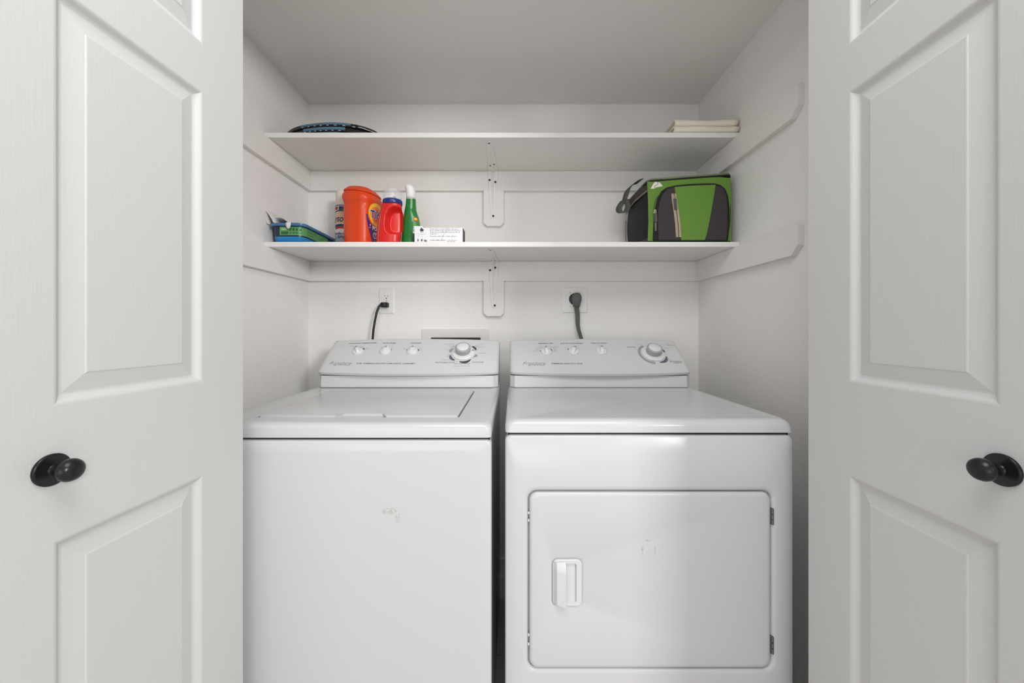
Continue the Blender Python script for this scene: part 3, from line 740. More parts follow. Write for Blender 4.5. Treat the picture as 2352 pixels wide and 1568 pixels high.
cl = thing('mesh_cloth', (-.86, 1.5, Z2 + .0745), 'crumpled white netting cloth lying on the blue tub', 'cloth')
ribbon(smooth_path(pth), 1.432, 1.64, .003, sc1=1.05).build('fold', M_NET, cl, smooth=True, solid=.0026, angle=80)
# tongue hanging over the front rim
tg = []
for i in range(7):
    t = i / 6; z = Z2 + .0745 - .026 * t; hw = .0098 * math.sqrt(max(0.02, 1 - (t * .98) ** 2.6)) 
    y = 1.4185 + (.0045 if t < .05 else 0) - .0015 * math.sin(math.pi * t)
    tg.append([(-.8370 + hw * u, y - .002 * (1 - u * u), z) for u in (-1, -.6, -.2, .2, .6, 1)])
tg.insert(0, [(-.8370 + .0098 * u, 1.445, Z2 + .0748) for u in (-1, -.6, -.2, .2, .6, 1)])
MB().rings(tg, False, False, closed=False).build('tongue', M_NET, cl, smooth=True, solid=.0014, angle=80)
bk = [(-.805 + .02 * (u - .5), Z2 + .0745 + .009 * math.sin(math.pi * u)) for u in [i / 8 for i in range(9)]]
ribbon(bk, 1.56, 1.62, .001).build('fold', M_NET, cl, smooth=True, solid=.0026, angle=80)

# spray can behind the orange tub
lx, ly, lr = -.727, 1.632, .0318
M_CANW = mat('can_white', (226, 224, 220), 0.3); M_CANC = mat('can_cap_cream', (232, 222, 208), 0.4); M_CANB = mat('can_navy', (40, 52, 92), 0.4); M_CANS = mat('can_silver', (176, 184, 188), 0.25, metal=0.6)
M_CANR = mat('can_red', (176, 52, 46), 0.4); M_CANG = mat('can_grey_blue', (156, 172, 182), 0.35)
M_CANY = mat('can_peach', (222, 196, 160), 0.4)
can = thing('spray_can', (lx, ly, Z2), 'white disinfectant spray can with cream cap behind the orange tub', 'spray can')
MB().lathe([(lr - .002, 0), (lr, .002), (lr, .196), (lr - .001, .199), (lr - .004, .201)], (lx, ly, Z2 + .0003), (0, 0, 1), 36).build('body', M_CANW, can, smooth=True, angle=40)
MB().lathe([(lr - .0022, .2005), (lr - .0018, .203), (lr - .0022, .258), (lr - .0045, .2645), (lr - .008, .2660), (.0001, .2665)], (lx, ly, Z2 + .0003), (0, 0, 1), 36).build('cap', M_CANC, can, smooth=True, angle=50)
def canp(az, z, off=.0006):        # az in radians from facing the camera, positive to +X
    return (lx + (lr + off) * math.sin(az), ly - (lr + off) * math.cos(az), Z2 + z)
def canband(name, a0, a1, z0, z1, m, off=.0005, wave=0.0):
    N = 18; vs = []
    for i in range(N + 1):
        a = a0 + (a1 - a0) * i / N; b = wave * math.sin(math.pi * i / N)
        vs += [canp(a, z0 + b, off), canp(a, z1 + b, off)]
    return MB().add(vs, [(2 * i, 2 * i + 2, 2 * i + 3, 2 * i + 1) for i in range(N)]).build(name, m, can)
canband('label_band', -1.5, 1.9, .1955, .1985, M_CANB); canband('label_band', -1.5, 1.9, .000, .070, M_CANG)
canband('label_band', -.90, -.30, .178, .192, M_CANR, .0006); canband('label_band', -.15, .9, .1775, .1925, M_CANB, .0006)
canband('label_band', -1.0, 1.2, .166, .171, M_CANB, .0007, .006); canband('label_band', -1.0, 1.2, .116, .166, M_CANY, .0005, .006)
canband('label_band', -.9, 1.1, .101, .114, M_CANB, .0007, .004); canband('label_band', -.7, .9, .095, .104, M_CANR, .0008, .004)
mbt = MB()
A0 = .37
put_text(mbt, 'Lysol', .040, lambda u, v: canp(A0 - .72 + u / lr, .140 + v, .0011), shear=.3, bold=.0006, sx=.72)
put_text(mbt, 'Disinfectant', .0165, lambda u, v: canp(A0 - .45 + u / lr, .0775 + v, .0011), shear=.3, bold=.0003, sx=.85)
put_text(mbt, 'Spray', .0165, lambda u, v: canp(A0 - .25 + u / lr, .064 + v, .0011), shear=.3, bold=.0003, sx=.85)
for k, L_ in enumerate((.056, .050, .030)):
    fine_print(mbt, L_, .0052, lambda u, v: canp(A0 - 1.15 + u / lr, .042 - k * .012 + v, .0011), 50 + k)
mbt.build('lettering', M_CANB, can)['kind'] = 'stuff'

# orange laundry-pack tub
M_OR = mat('tub_orange', (222, 72, 26), 0.33, spec=0.4); M_YEL = mat('label_yellow', (246, 190, 34), 0.4); M_PUR = mat('label_purple', (74, 34, 110), 0.4); M_NAVY = mat('label_navy', (34, 36, 130), 0.4); M_WHT = mat('label_white', (240, 240, 240), 0.4)
M_OR2 = mat('label_orange', (240, 128, 26), 0.4)
tx, ty = -.6085, 1.545
AZ = math.radians(75)                    # label faces right of the camera
FX, FY = math.sin(AZ), -math.cos(AZ)
TAB = [(0, .052, .056), (.004, .058, .062), (.02, .0605, .065), (.06, .062, .0665), (.11, .063, .067), (.15, .0630, .0665), (.168, .0625, .0655), (.178, .0650, .0680), (.190, .0685, .0715), (.198, .0690, .0718), (.206, .0670, .0695), (.213, .0630, .0655), (.2165, .0612, .0635)]
def tubp(al, z, off=0.0):
    """al = polar angle from the label direction, positive to the right seen from the label side"""
    a, b = interp(TAB, z); a += off; b += off
    c, s = math.cos(al), math.sin(al)
    q = (abs(c / a) ** 2.9 + abs(s / b) ** 2.9) ** (-1 / 2.9)
    u, v = q * c, q * s
    k = max(0, (z - .10) / .13); zz = z - .0085 * k * (u / .06)
    return (tx + FX * u - FY * v, ty + FY * u + FX * v, Z2 + .0004 + zz)
tide = thing('laundry_pack_tub', (tx, ty, Z2), 'large bright orange laundry detergent tub with round yellow logo', 'tub')
MB().rings([[tubp(2 * math.pi * k / 64, z) for k in range(64)] for z in (0, .004, .012, .02, .04, .06, .08, .11, .13, .15, .160, .168, .173, .178, .184, .190, .194, .198, .202, .206, .210, .213, .2165)]).build('body', M_OR, tide, smooth=True, angle=50)
def lidp(al, k, z):
    p = Vector(tubp(al, .2165)); c = Vector((tx, ty, Z2 + .2169)); q = c + (p - c) * k; return (q.x, q.y, q.z + z)
MB().rings([[lidp(2 * math.pi * i / 64, k, z) for i in range(64)] for k, z in ((1.02, .0008), (1.045, .002), (1.045, .005), (1.0, .0085), (.94, .0120), (.86, .0180), (.78, .0222), (.68, .0248), (.45, .0265), (.001, .0270))]).build('lid', M_OR, tide, smooth=True, angle=50)
def tl(u, z, off): return tubp(math.atan2(u, .062), z - .004, off)
def tdisc(name, cu, cz, ru, rz, m, off, a0=0, a1=360, hole=0.0):
    N = 40; R_ = 6; rows = []
    for j in range(R_ + 1):
        k = hole + (1 - hole) * j / R_
        rows.append([tl(cu + ru * k * math.cos(math.radians(a0 + (a1 - a0) * i / N)), cz + rz * k * math.sin(math.radians(a0 + (a1 - a0) * i / N)), off) for i in range(N + 1)])
    return MB().rings(rows, False, False, closed=False).build(name, m, tide)
# purple field, sweeping down to a point
rows = []
for j in range(25):
    t = j / 24; z = .004 + t * .115
    l = -.060 + .048 * (1 - t) ** 1.5; r = .060 - .040 * (1 - t) ** 1.5
    rows.append([tl(l + (r - l) * i / 14, z + .012 * (abs(i / 7 - 1) ** 2) * t, .0008) for i in range(15)])
MB().rings(rows, False, False, closed=False).build('label', M_PUR, tide)
tdisc('label', 0, .138, .052, .056, M_OR, .0012); tdisc('label', 0, .138, .046, .049, M_YEL, .0016); tdisc('label', 0, .136, .035, .037, M_OR2, .0020, 0, 360); tdisc('label', 0, .134, .024, .026, M_OR, .0024)
w1, w2 = MB(), MB()
put_text(w1, 'Tide', .047, lambda u, v: tl(u - .001, .136 + v + u * .12, .0030), bold=.0034, sx=.80, spacing=1.04)
put_text(w2, 'Tide', .047, lambda u, v: tl(u - .001, .136 + v + u * .12, .0036), bold=.0014, sx=.80, spacing=1.04)
put_text(w1, 'PODS', .021, lambda u, v: tl(u + .002, .0785 + v, .0014), bold=.0007)
put_text(w1, '4', .013, lambda u, v: tl(u - .037, .088 + v, .0014)); put_text(w1, 'in 1', .008, lambda u, v: tl(u - .037, .078 + v, .0014))
put_text(w1, '57', .011, lambda u, v: tl(u + .004, .018 + v, .0014))
w1.build('lettering', M_WHT, tide)['kind'] = 'stuff'; w2.build('lettering', M_NAVY, tide)['kind'] = 'stuff'
tdisc('label', -.008, .052, .0125, .0125, M_WHT, .0014, hole=.78); tdisc('label', .016, .048, .0115, .0115, M_YEL, .0014, hole=.78)
w3 = MB(); put_text(w3, 'Y', .017, lambda u, v: tl(u - .008, .052 + v, .0014), bold=.0006); w3.build('lettering', M_WHT, tide)
w3 = MB(); put_text(w3, 'x', .015, lambda u, v: tl(u + .016, .048 + v, .0014), bold=.0006); w3.build('lettering', M_YEL, tide)

# red bottle with grip hollow, blue collar and clear cap
M_RED = mat('bottle_red', (220, 40, 34), 0.28, spec=0.5); M_COLB = mat('collar_blue', (26, 50, 122), 0.3); M_CLEAR = mat('clear_cap', (244, 246, 248), 0.06, trans=0.0, alpha=0.22, spec=0.6)
M_NOZ = mat('nozzle_blue_grey', (120, 138, 164), 0.25)
bx, by = -.468, 1.468
RT = [(0, -.010, .040, .024), (.005, -.010, .0445, .029), (.03, -.009, .0465, .031), (.07, -.006, .0460, .031), (.105, -.003, .0435, .031), (.13, .000, .0400, .0305), (.148, .003, .0370, .030), (.156, .004, .0350, .0295)]
rb = thing('detergent_bottle', (bx, by, Z2), 'red liquid detergent bottle with clear dosing cap and blue collar', 'bottle')
rs = []
for j in range(53):
    z = .156 * j / 52
    if j == 0: z = 0
    cx, a, b = interp(RT, z)
    r = superloft([(z, bx + cx, by, a, b)], 96, 2.5)[0]; o = []
    for x, y, zz in r:
        # grip hollow on the front right: a tilted rounded D
        u = (x - (bx + .0195 + (zz - .088) * .10)) / .0330; v = (zz - .088) / .050
        q = (abs(u) ** 2.6 + abs(v) ** 2.4)
        if y < by + .004 and q < 1.25:
            e = max(0, min(1, (1.25 - q) / .75)); e = e * e * (3 - 2 * e)
            y += e * .042 * min(1, (by + .006 - y) / .016)
        o.append((x, y, zz + Z2 + .0004))
    rs.append(o)
MB().rings(rs).build('body', M_RED, rb, smooth=True, angle=70)
cxn = bx + .005
MB().lathe([(.0362, .153), (.0372, .155), (.0372, .167), (.0355, .1705), (.030, .1715), (.0001, .172)], (cxn, by, Z2), (0, 0, 1), 40).build('collar', M_COLB, rb, smooth=True, angle=40)
MB().lathe([(.0345, .1705), (.0348, .174), (.0350, .198), (.0325, .208), (.027, .2125), (.018, .2132), (.015, .2085), (.0001, .2080), (.0001, .2070), (.0155, .2072), (.0185, .2118), (.0265, .2110), (.0315, .2068), (.0338, .1975), (.0335, .1715)], (cxn, by, Z2), (0, 0, 1), 40, cap0=False, cap1=False).build('dosing_cap', M_CLEAR, rb, smooth=True, angle=60)
MB().lathe([(.0065, .1712), (.0062, .180), (.005, .1835), (.0001, .184)], (cxn + .010, by - .008, Z2), (0, 0, 1), 14).build('spout', M_NOZ, rb, smooth=True)
MB().lathe([(.0075, .1712), (.003, .176), (.0022, .181), (.0001, .1815)], (cxn - .010, by - .004, Z2), (0, 0, 1), 14).build('spout', M_COLB, rb, smooth=True)
mbs = MB(); vs = []
for i in range(13):
    z = .004 + .105 * i / 12; cx, a, b = interp(RT, z)
    for dxx in (-.0014, .0014):
        x = bx + cx - a * .70 + dxx; q = (1 - abs((x - bx - cx) / a) ** 2.5) ** (1 / 2.5)
        vs.append((x, by - b * q - .0006, Z2 + z))
MB().add(vs, [(2 * i, 2 * i + 1, 2 * i + 3, 2 * i + 2) for i in range(12)]).build('level_strip', mat('strip_pale_red', (196, 120, 112), 0.4), rb)

# green spray bottle with white sprayer head
M_GRN = mat('bottle_green', (34, 124, 52), 0.16, spec=0.6); M_GLAB = mat('label_green', (74, 150, 62), 0.35); M_GDK = mat('label_dark_green', (20, 84, 40), 0.4); M_GRY = mat('neck_grey', (186, 190, 190), 0.4)
gx, gy = -.4050, 1.516
GT = [(0, -.004, .0285, .020), (.004, -.004, .0325, .0235), (.03, -.003, .0335, .025), (.07, .001, .0338, .025), (.095, .003, .0330, .0245), (.118, .002, .0300, .0235), (.135, .000, .0262, .022), (.150, -.001, .0225, .020), (.165, .000, .0208, .019), (.190, .001, .0190, .018)]
gb = thing('spray_bottle', (gx, gy, Z2), 'green cleaner bottle with white sprayer head beside the white box', 'bottle')
def gp(al, z, off=0.0):
    cx, a, b = interp(GT, z); a += off; b += off
    c, s = math.cos(al), math.sin(al); q = (abs(c / a) ** 2.3 + abs(s / b) ** 2.3) ** (-1 / 2.3)
    return (gx + cx + q * c, gy + q * s, Z2 + .0004 + z)
MB().rings([[gp(2 * math.pi * k / 48, .190 * j / 40) for k in range(48)] for j in range(41)]).build('body', M_GRN, gb, smooth=True, angle=70)
MB().lathe([(.0185, .1885), (.0192, .190), (.0192, .1955), (.0165, .1965)], (gx + .001, gy, Z2), (0, 0, 1), 28).build('collar', M_GRY, gb, smooth=True, angle=40)
hd = []
for z, cx, a, b in ((.1955, .0005, .0160, .0165), (.197, .0005, .0178, .018), (.208, .0008, .0180, .020), (.2175, .0010, .0181, .022), (.227, -.0006, .0184, .0235), (.234, -.0023, .0188, .024), (.2386, -.0035, .0178, .0230), (.2433, -.0058, .0150, .0200), (.2468, -.0068, .0108, .015), (.2485, -.0070, .0062, .009), (.2491, -.0070, .002, .003)):
    hd += superloft([(Z2 + z, gx + cx, gy - .002, a, b)], 32, 2.2)
MB().rings(hd).build('sprayer_head', M_WHT, gb, smooth=True, angle=70)
def gpatch(name, a0, a1, z0, z1, m, off, skew=0.0):
    rows = [[gp(math.radians(a0 + (a1 - a0) * i / 10), z0 + (z1 - z0) * j / 10 + skew * i / 10, off) for i in range(11)] for j in range(11)]
    return MB().rings(rows, False, False, closed=False).build(name, m, gb)
gpatch('label', -62, 8, .058, .112, M_GLAB, .0007); gpatch('label', -62, 8, .012, .056, M_GDK, .0007)
gpatch('label', -56, -28, .098, .116, M_CANR, .0011); gpatch('label', -53, -31, .102, .112, M_YEL, .0014)
gpatch('label', -58, -8, .050, .058, M_WHT, .0011); gpatch('label', -56, -30, .062, .078, M_CANG, .0011)
for k in range(3): gpatch('label', -54, 4, .082 + k * .006, .084 + k * .006, M_GRN, .0010, -.006)

# white printed box
M_CARD = mat('card_white', (238, 238, 240), 0.5); M_PRINT = mat('print_grey', (150, 150, 154), 0.6); M_PRD = mat('print_dark', (70, 72, 74), 0.6)
wx0, wx1, wy0, wy1, wz1 = -.3725, -.1885, 1.446, 1.508, Z2 + .0600
wb = thing('card_box', ((wx0 + wx1) / 2, 1.477, Z2), 'small white printed cardboard box lying beside the green bottle', 'box')
body = MB().box(wx0, wx1, wy0, wy1, Z2 + .0003, wz1).build('carton', M_CARD, wb, bevel=.0008)
MB().prism([(wx0, wz1 - .002), (wx0 + .036, wz1 - .002), (wx0 + .030, wz1 + .0055), (wx0, wz1 + .0065)], lambda u, v, w: (u, w, v), wy0 - .0006, wy0 + .0004).build('flap', M_CARD, wb)
MB().box(wx1, wx1 + .0018, wy0 + .006, wy1 - .004, Z2 + .0003, wz1 - .001).build('end_panel', mat('card_dark', (60, 60, 64), 0.6), wb)
pr, pd = MB(), MB()
wf = lambda u, v: (u, wy0 - .0008, v)
for k, L_ in enumerate((.112, .118, .114, .030, .104)):
    fine_print(pr, L_, .0036, lambda u, v: wf(wx0 + .060 + u, wz1 - .0055 - k * .0062 - (.003 if k > 3 else 0) + v), 20 + k)
fine_print(pd, .062, .0038, lambda u, v: wf(wx0 + .060 + u, Z2 + .0120 + v), 31)
fine_print(pr, .040, .0032, lambda u, v: wf(wx0 + .126 + u, Z2 + .0120 + v), 32); fine_print(pr, .030, .0032, lambda u, v: wf(wx0 + .126 + u, Z2 + .0070 + v), 33)
put_text(pd, "'93", .0095, lambda u, v: wf(wx0 + .042 + u, Z2 + .009 + v), bold=.0005)
put_text(pd, '5', .011, lambda u, v: wf(wx0 + .014 + u, Z2 + .012 + v), bold=.0006); put_text(pd, '8', .011, lambda u, v: wf(wx0 + .028 + u, Z2 + .012 + v), bold=.0006)
def flatpoly(mb, pts): n0 = len(mb.v); mb.v += [wf(u, v) for u, v in pts]; mb.f.append(tuple(range(n0, n0 + len(pts))))
flatpoly(pd, [(wx0 + .021, wz1 - .009), (wx0 + .026, wz1 + .001), (wx0 + .036, wz1 - .008), (wx0 + .034, wz1 - .014), (wx0 + .024, wz1 - .015)])
flatpoly(pd, [(wx0 + .0145, Z2 + .027), (wx0 + .0175, Z2 + .027), (wx0 + .016, Z2 + .0295)]); flatpoly(pd, [(wx0 + .0275, Z2 + .026), (wx0 + .0305, Z2 + .026), (wx0 + .029, Z2 + .0285)])
flatpoly(pr, [(wx0 + .101, Z2 + .0145), (wx0 + .1018, Z2 + .0142), (wx0 + .1285, wz1 - .0010), (wx0 + .1277, wz1 - .0007)])
flatpoly(pr, [(wx0 + .003, Z2 + .0365), (wx0 + .044, Z2 + .0345), (wx0 + .044, Z2 + .0340), (wx0 + .003, Z2 + .0360)])
fine_print(pr, .012, .0034, lambda u, v: wf(wx0 + .024 + u, wz1 - .0185 + v), 40)
pr.build('lettering', M_PRINT, body)['kind'] = 'stuff'; pd.build('lettering', M_PRD, body)['kind'] = 'stuff'

# ---- green cooler bag
M_BGREEN = mat('bag_green', (98, 142, 46), 0.7, bump=(700, 0.25, 0.0006), vary=(12, 0.07), sheen=0.2); M_BCHAR = mat('bag_charcoal', (58, 52, 55), 0.75, bump=(600, 0.25, 0.0006), vary=(8, 0.08))
M_BBLK = mat('bag_black', (14, 14, 15), 0.7, bump=(600, 0.2, 0.0005)); M_BLID = mat('bag_lid_grey_green', (118, 132, 108), 0.7); M_TAN = mat('zip_tan', (176, 160, 138), 0.6, bump=(900, .3, .0006)); M_STRAP = mat('strap_grey', (84, 84, 80), 0.75, bump=(500, .4, .0006))
M_PULL = mat('pull_grey', (78, 80, 80), 0.6); M_ZIPM = mat('zip_metal', (190, 180, 160), 0.3, metal=0.8); M_TRIM = mat('bag_trim_taupe', (124, 110, 102), 0.7); M_BGL = mat('bag_piping_green', (104, 146, 52), 0.7); M_LOGO = mat('bag_logo_white', (236, 226, 218), 0.5)
YBG = 1.436; YBK = 1.690
bag = thing('cooler_bag', (.675, 1.56, Z2), 'green and charcoal soft cooler bag with tan zips and shoulder strap', 'bag')
def bf(cx, cy):                       # point on the front plane of the bag from the photograph's measured outline
    return pz(1380 + cx / 6.533, 370 + cy / 6.533, YBG)
bx0, bx1 = .5185, .8320; bzt = 1.692
# soft body: bulged sides
secs = []
NB = 10
for j in range(NB + 1):
    t = j / NB; z = Z2 + .0004 + t * (bzt - Z2 + .004)
    bl = .020 * math.sin(math.pi * min(1, .15 + t * .8)); br_ = .010 * math.sin(math.pi * t)
    secs.append([(x, y, z) for x, y in [(bx0 - .0, YBG + .006), (bx0 + .006, YBG + .002), (bx1 - .006, YBG + .002), (bx1, YBG + .006),
                                        (bx1 + br_ * .9, YBG + .07), (bx1 + br_, YBK - .06), (bx1 - .004, YBK), (bx0 + .004, YBK), (bx0 - bl * 1.0, YBK - .05), (bx0 - bl * .9, YBG + .10), (bx0 - bl * .45, YBG + .04)]])
MB().rings(secs).build('body', M_BBLK, bag, smooth=True, angle=50)
# front green cover panel
fr = lambda u, v, w: (u, w, v)
zl, zr_ = bf(700, 305)[1], bf(1945, 245)[1]
g0 = [bf(706, 1196), bf(718, 900), bf(712, 600), bf(697, 310), bf(1000, 262), bf(1400, 243), bf(1800, 238), bf(1948, 252), bf(1950, 500), bf(1935, 900), bf(1945, 1196)]
fp = MB().prism(g0, fr, YBG + .004, YBG - .0005).build('front_panel', M_BGREEN, bag, bevel=.0012)
# pocket outline
pk = [(775, 1196), (782, 1000), (790, 850), (812, 700), (845, 560), (900, 460), (975, 405), (1090, 375), (1300, 352), (1500, 342), (1690, 340), (1780, 365), (1850, 420), (1895, 520), (1920, 700), (1918, 1000), (1895, 1196)]
MB().prism([bf(*p) for p in pk], fr, YBG, YBG - .008).build('pocket_border', M_BBLK, bag, bevel=.003)
pi_ = [(850, 1196), (842, 900), (848, 720), (872, 600), (920, 500), (990, 432), (1085, 405), (1300, 385), (1500, 378), (1692, 374), (1770, 392), (1825, 440), (1862, 540), (1876, 700), (1880, 1000), (1862, 1190), (1850, 1196)]
MB().prism([bf(*p) for p in pi_], fr, YBG - .006, YBG - .0125).build('pocket', M_BCHAR, bag, bevel=.003)
gp_ = [(1182, 1196), (1176, 1000), (1140, 760), (1105, 560), (1085, 408), (1300, 388), (1500, 380), (1694, 374), (1660, 600), (1610, 880), (1565, 1100), (1535, 1190), (1530, 1196)]
MB().prism([bf(*p) for p in gp_], fr, YBG - .011, YBG - .0142).build('pocket_panel', M_BGREEN, bag, bevel=.001)
zp = [(1035, 508), (1104, 508), (1122, 640), (1150, 800), (1170, 960), (1182, 1156), (1104, 1154), (1092, 960), (1066, 760), (1042, 600)]
zt_ = MB().prism([bf(*p) for p in zp], fr, YBG - .012, YBG - .0158).build('zip_tape', M_TAN, bag, bevel=.0006)
zc_ = [(1066, 512), (1074, 512), (1092, 640), (1117, 800), (1135, 960), (1147, 1152), (1139, 1152), (1127, 960), (1109, 800), (1084, 640)]
MB().prism([bf(*p) for p in zc_], fr, YBG - .0156, YBG - .0164).build('zip_teeth', M_GAP, zt_)
MB().prism([bf(*p) for p in ((1055, 545), (1090, 545), (1092, 580), (1080, 600), (1058, 596))], fr, YBG - .016, YBG - .019).build('zip_slider', M_ZIPM, bag, bevel=.0008)
MB().prism([bf(*p) for p in ((1058, 590), (1100, 590), (1112, 748), (1072, 750))], fr, YBG - .018, YBG - .021).build('zip_pull', M_PULL, bag, bevel=.0008)
MB().prism([bf(*p) for p in ((790, 735), (818, 735), (822, 790), (772, 800), (775, 782))], fr, YBG - .008, YBG - .011).build('zip_slider', M_ZIPM, bag, bevel=.0008)
MB().prism([bf(*p) for p in ((780, 800), (826, 790), (832, 922), (788, 934))], fr, YBG - .010, YBG - .013).build('zip_pull', M_PULL, bag, bevel=.0008)
MB().prism([bf(*p) for p in ((795, 930), (822, 926), (820, 1055), (800, 1055))], fr, YBG - .0085, YBG - .0095).build('zip_cord', M_TRIM, bag)
zb_ = [(778, 770), (786, 770), (795, 700), (815, 600), (850, 530), (842, 522), (806, 596), (785, 700)]
MB().prism([bf(*p) for p in zb_], fr, YBG - .007, YBG - .0088).build('zip_teeth', M_PULL, bag)
# logo: twin peak with a winding path
lg = [(745, 416), (790, 335), (815, 314), (838, 316), (850, 325), (862, 318), (885, 325), (930, 378), (860, 390), (820, 398), (805, 415)]
lgo = MB().prism([bf(*p) for p in lg], fr, YBG, YBG - .0012).build('logo', M_LOGO, bag)
pt = [(850, 325), (862, 340), (850, 355), (822, 368), (806, 385), (818, 400), (812, 404), (798, 386), (816, 362), (845, 350), (855, 340), (844, 326)]
MB().prism([bf(*p) for p in pt], fr, YBG - .001, YBG - .0016).build('logo_path', M_BGREEN, lgo)
# lid with zip line
def lidr(i, z, arch):
    r = []
    for x, y in rr(bx0 - .010 + i, bx1 + .004 - i, YBG - .001 + i, YBK - .006 - i, .018, 5):
        s = (x - bx0) / (bx1 - bx0); sag = .020 * max(0, 1 - s / .42) ** 1.7
        r.append((x, y, z - sag * (1 if True else 0) + .004 * s))
    return r
zL = bf(1400, 240)[1]
MB().rings([lidr(.004, zL - .002, 0), lidr(0, zL, 0), lidr(0, zL + .0055, 0), lidr(.003, zL + .0065, 0)]).build('lid_zip', M_BBLK, bag, smooth=True, angle=50)
MB().rings([lidr(.003, zL + .006, 0), lidr(.001, zL + .008, 0), lidr(.003, zL + .0135, 0), lidr(.012, zL + .0150, 0), lidr(.06, zL + .017, 0)]).build('lid', M_BLID, bag, smooth=True, angle=50)
# side pieces, left: charcoal upper gusset, taupe trim, piping
def side(cx, cy, D): return at(1380 + cx / 6.533, 370 + cy / 6.533, D)
def strip(name, pts, w, m, th=.002, axis=(0, 0, 1)):
    mb = MB(); mb.rings([[Vector(p) + Vector(axis) * (w / 2) + Vector((-1, -.3, 0)) * th, Vector(p) - Vector(axis) * (w / 2) + Vector((-1, -.3, 0)) * th, Vector(p) - Vector(axis) * (w / 2), Vector(p) + Vector(axis) * (w / 2)] for p in pts])
    return mb.build(name, m, bag, bevel=.0006)
strip('side_trim', [(bx0 - .0045, YBG + .004, 1.655), (bx0 - .012, YBG + .04, 1.652), (bx0 - .0215, YBG + .10, 1.647), (bx0 - .0235, YBG + .17, 1.638), (bx0 - .022, YBK - .05, 1.630)], .007, M_TRIM)
strip('side_gusset', [(bx0 - .001, YBG + .007, 1.674), (bx0 - .010, YBG + .04, 1.672), (bx0 - .0165, YBG + .10, 1.667), (bx0 - .0185, YBG + .17, 1.662), (bx0 - .017, YBK - .05, 1.655)], .030, M_BCHAR, .0015)
strip('side_gusset', [(bx0 - .002, YBG + .007, Z2 + .011), (bx0 - .011, YBG + .05, Z2 + .009), (bx0 - .013, YBG + .10, Z2 + .007)], .018, M_BCHAR, .003)
MB().tube([(bx1 - .002, YBG + .001, Z2 + .002), (bx1 - .0045, YBG - .0005, Z2 + .015), (bx1 - .003, YBG, 1.52), (bx1 - .001, YBG, 1.58), (bx1 - .003, YBG, 1.65)], .0022, 8).build('piping', M_BGL, bag, smooth=True)
MB().tube([(bx0 - .021, YBK - .05, Z2 + .001), (bx0 - .0265, YBK - .05, 1.53), (bx0 - .0255, YBK - .05, 1.60)], .0022, 8).build('piping', M_TRIM, bag, smooth=True)
# shoulder strap looping down at the left
sp = [(590, 300), (530, 318), (455, 370), (400, 440), (375, 520), (355, 575), (300, 650), (272, 715), (285, 765), (330, 775), (385, 745), (405, 690), (400, 640), (385, 600), (400, 572), (430, 590)]
spD = [1.60, 1.60, 1.60, 1.60, 1.60, 1.60, 1.60, 1.60, 1.60, 1.59, 1.58, 1.575, 1.575, 1.575, 1.575, 1.575]
cp = smooth_path([side(x, y, d) for (x, y), d in zip(sp, spD)], 3)
secs = []
for i, p in enumerate(cp):
    p = Vector(p); w = .034 - .012 * (i / len(cp)); s = Vector((.62, -.62, .42 if i < 16 else -.1)).normalized() * (w / 2)
    secs.append([p - s, p + s])
sm = MB().rings(secs, False, False, closed=False).build('strap', M_STRAP, bag, smooth=True, solid=.0022, angle=80)
MB().rings([[(bx1 + .0005 + .0125 * t_, y, z) for y, z in rr(YBG + .06, YBG + .12, Z2 + .04 + .03 * t_, 1.665 - .03 * t_, .02, 4)] for t_ in (0, .5, 1)]).build('side_pocket', M_BBLK, bag, smooth=True, angle=60)

# ------------------------------------------------------------------ things on the upper shelf
# collapsed basket in blue and black tiers
M_BKB = mat('basket_black', (26, 27, 31), 0.35); M_BKU = mat('basket_blue', (88, 124, 148), 0.4); M_BKS = mat('basket_slot_glint', (196, 198, 198), 0.5)
kx, ky, ka, kb, krot = -.727, 1.580, .205, .136, math.radians(-9)
basket = thing('collapsible_basket', (kx, ky, Z1), 'flattened blue and black oval plastic basket on the upper shelf', 'basket')
def kp(t, s, z, off=0.0):
    c, sn = math.cos(t), math.sin(t); a, b = ka * s + off, kb * s + off
    q = (abs(c / a) ** 2.25 + abs(sn / b) ** 2.25) ** (-1 / 2.25)
    u, v = q * c, q * sn
    x = kx + u * math.cos(krot) - v * math.sin(krot); y = ky + u * math.sin(krot) + v * math.cos(krot)
    return (max(x, XL + .003), min(y, YB - .004), Z1 + z)
tiers = [(1.00, .0355, .0495), (.972, .0180, .0352), (.945, .0004, .0178)]
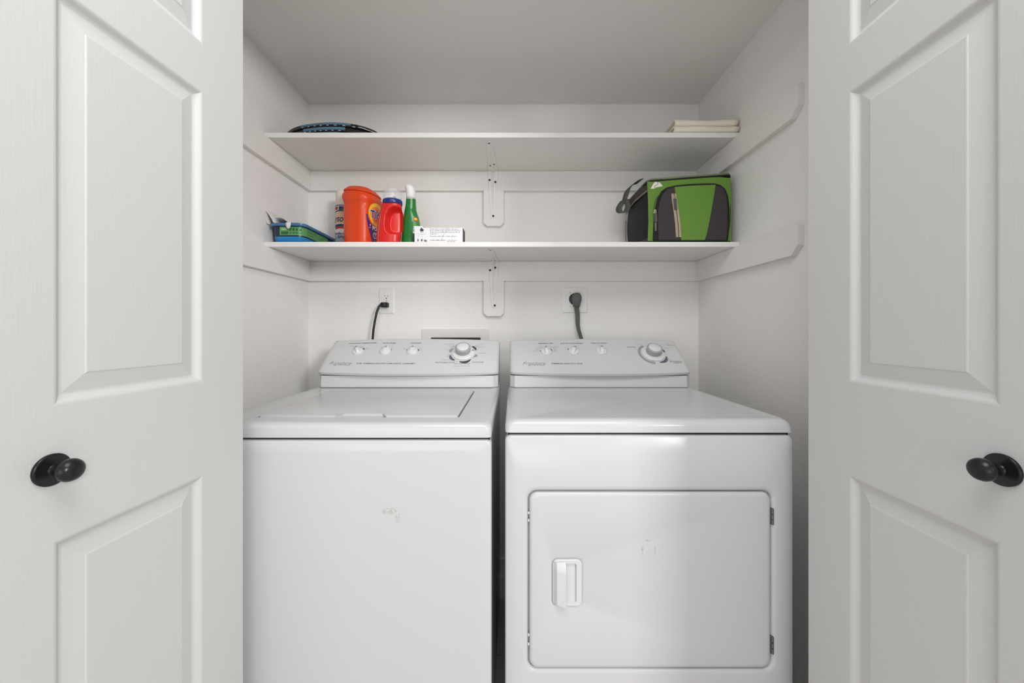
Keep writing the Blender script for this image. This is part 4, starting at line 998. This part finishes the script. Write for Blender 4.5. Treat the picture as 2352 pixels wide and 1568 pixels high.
for i, (s, z0, z1) in enumerate(tiers):
    MB().rings([[kp(2 * math.pi * k / 72, s * f, z) for k in range(72)] for f, z in ((.90, z0 + .001), (.985, z0), (1.0, z0 + .002), (1.0, z1 - .003), (.985, z1), (.90, z1))], True, True).build('tier', M_BKB, basket, smooth=True, angle=40)
    # blue front section
    a0, a1 = math.radians(-128 + i * 3 + 11), math.radians(-52 + 11 - i * 6); N = 24
    up, dn = z1 - .0008, z0 + (.0048 if i < 2 else .001)
    MB().rings([[kp(a0 + (a1 - a0) * k / N, s, z, o) for k in range(N + 1)] for z, o in ((dn, .0002), (dn + .001, .0022), (up - .002, .0022), (up, .0004))], False, False, closed=False).build('blue_band', M_BKU, basket, smooth=True, angle=50)
    if i < 2:
        for j in range(8 if i == 0 else 7):
            a = a0 + (a1 - a0) * (j + .5) / 7.0 - .04
            MB().rings([[kp(a + d, s, z, .0010) for d in (-.028, .028)] for z in (z0 + .0012, z0 + .0036)], False, False, closed=False).build('slot', M_BKS, basket)
for a, s in ((-.52, 1.0), (-.30, .99), (-.42, .985)):  # pale patches paint highlights on the black right end, no slots here
    MB().rings([[kp(a + d, s, z, .003) for d in (-.06, 0, .06)] for z in (.038, .0405)], False, False, closed=False).build('slot', M_BKS, basket)

# folded cream cloth
M_CREAM = mat('cream_cloth', (240, 233, 216), 0.9, bump=(300, .5, .0012), vary=(10, .03), spec=.15)
def fold_cloth():
    path = [(.17, .0042), (.06, .0042), (.022, .0040), (.0078, .0060), (.0035, .0125), (.0078, .0195), (.020, .0225), (.06, .0225), (.15, .0230), (.166, .0260), (.15, .0300), (.05, .0290), (.020, .0280), (.008, .0300), (.0040, .0370), (.009, .0450), (.022, .0485), (.06, .0480), (.16, .0450)]
    path = smooth_path(path, 4); rows = []
    x0, x1 = .612, .846
    for j in range(15):
        t = j / 14; x = x0 + (x1 - x0) * t
        r = []
        for u, z in path:
            h = 1 + .035 * math.sin(6 * t + 60 * z) + (-.05 * math.sin(math.pi * t))
            zz = max(.0042, z * (1 + (h - 1) * (z / .05)))
            r.append((x + .002 * math.sin(120 * z) * (1 if j in (0, 14) else 0) - (.006 * (z < .024) if j == 0 else 0), 1.4135 + u + .002 * math.sin(9 * t + 50 * z), Z1 + zz))
        rows.append(r)
    return MB().rings(rows, False, False, closed=False)
tag(fold_cloth().build('folded_cloth', M_CREAM, smooth=True, solid=.0072, angle=80), 'folded cream towel at the right end of the upper shelf', 'towel')
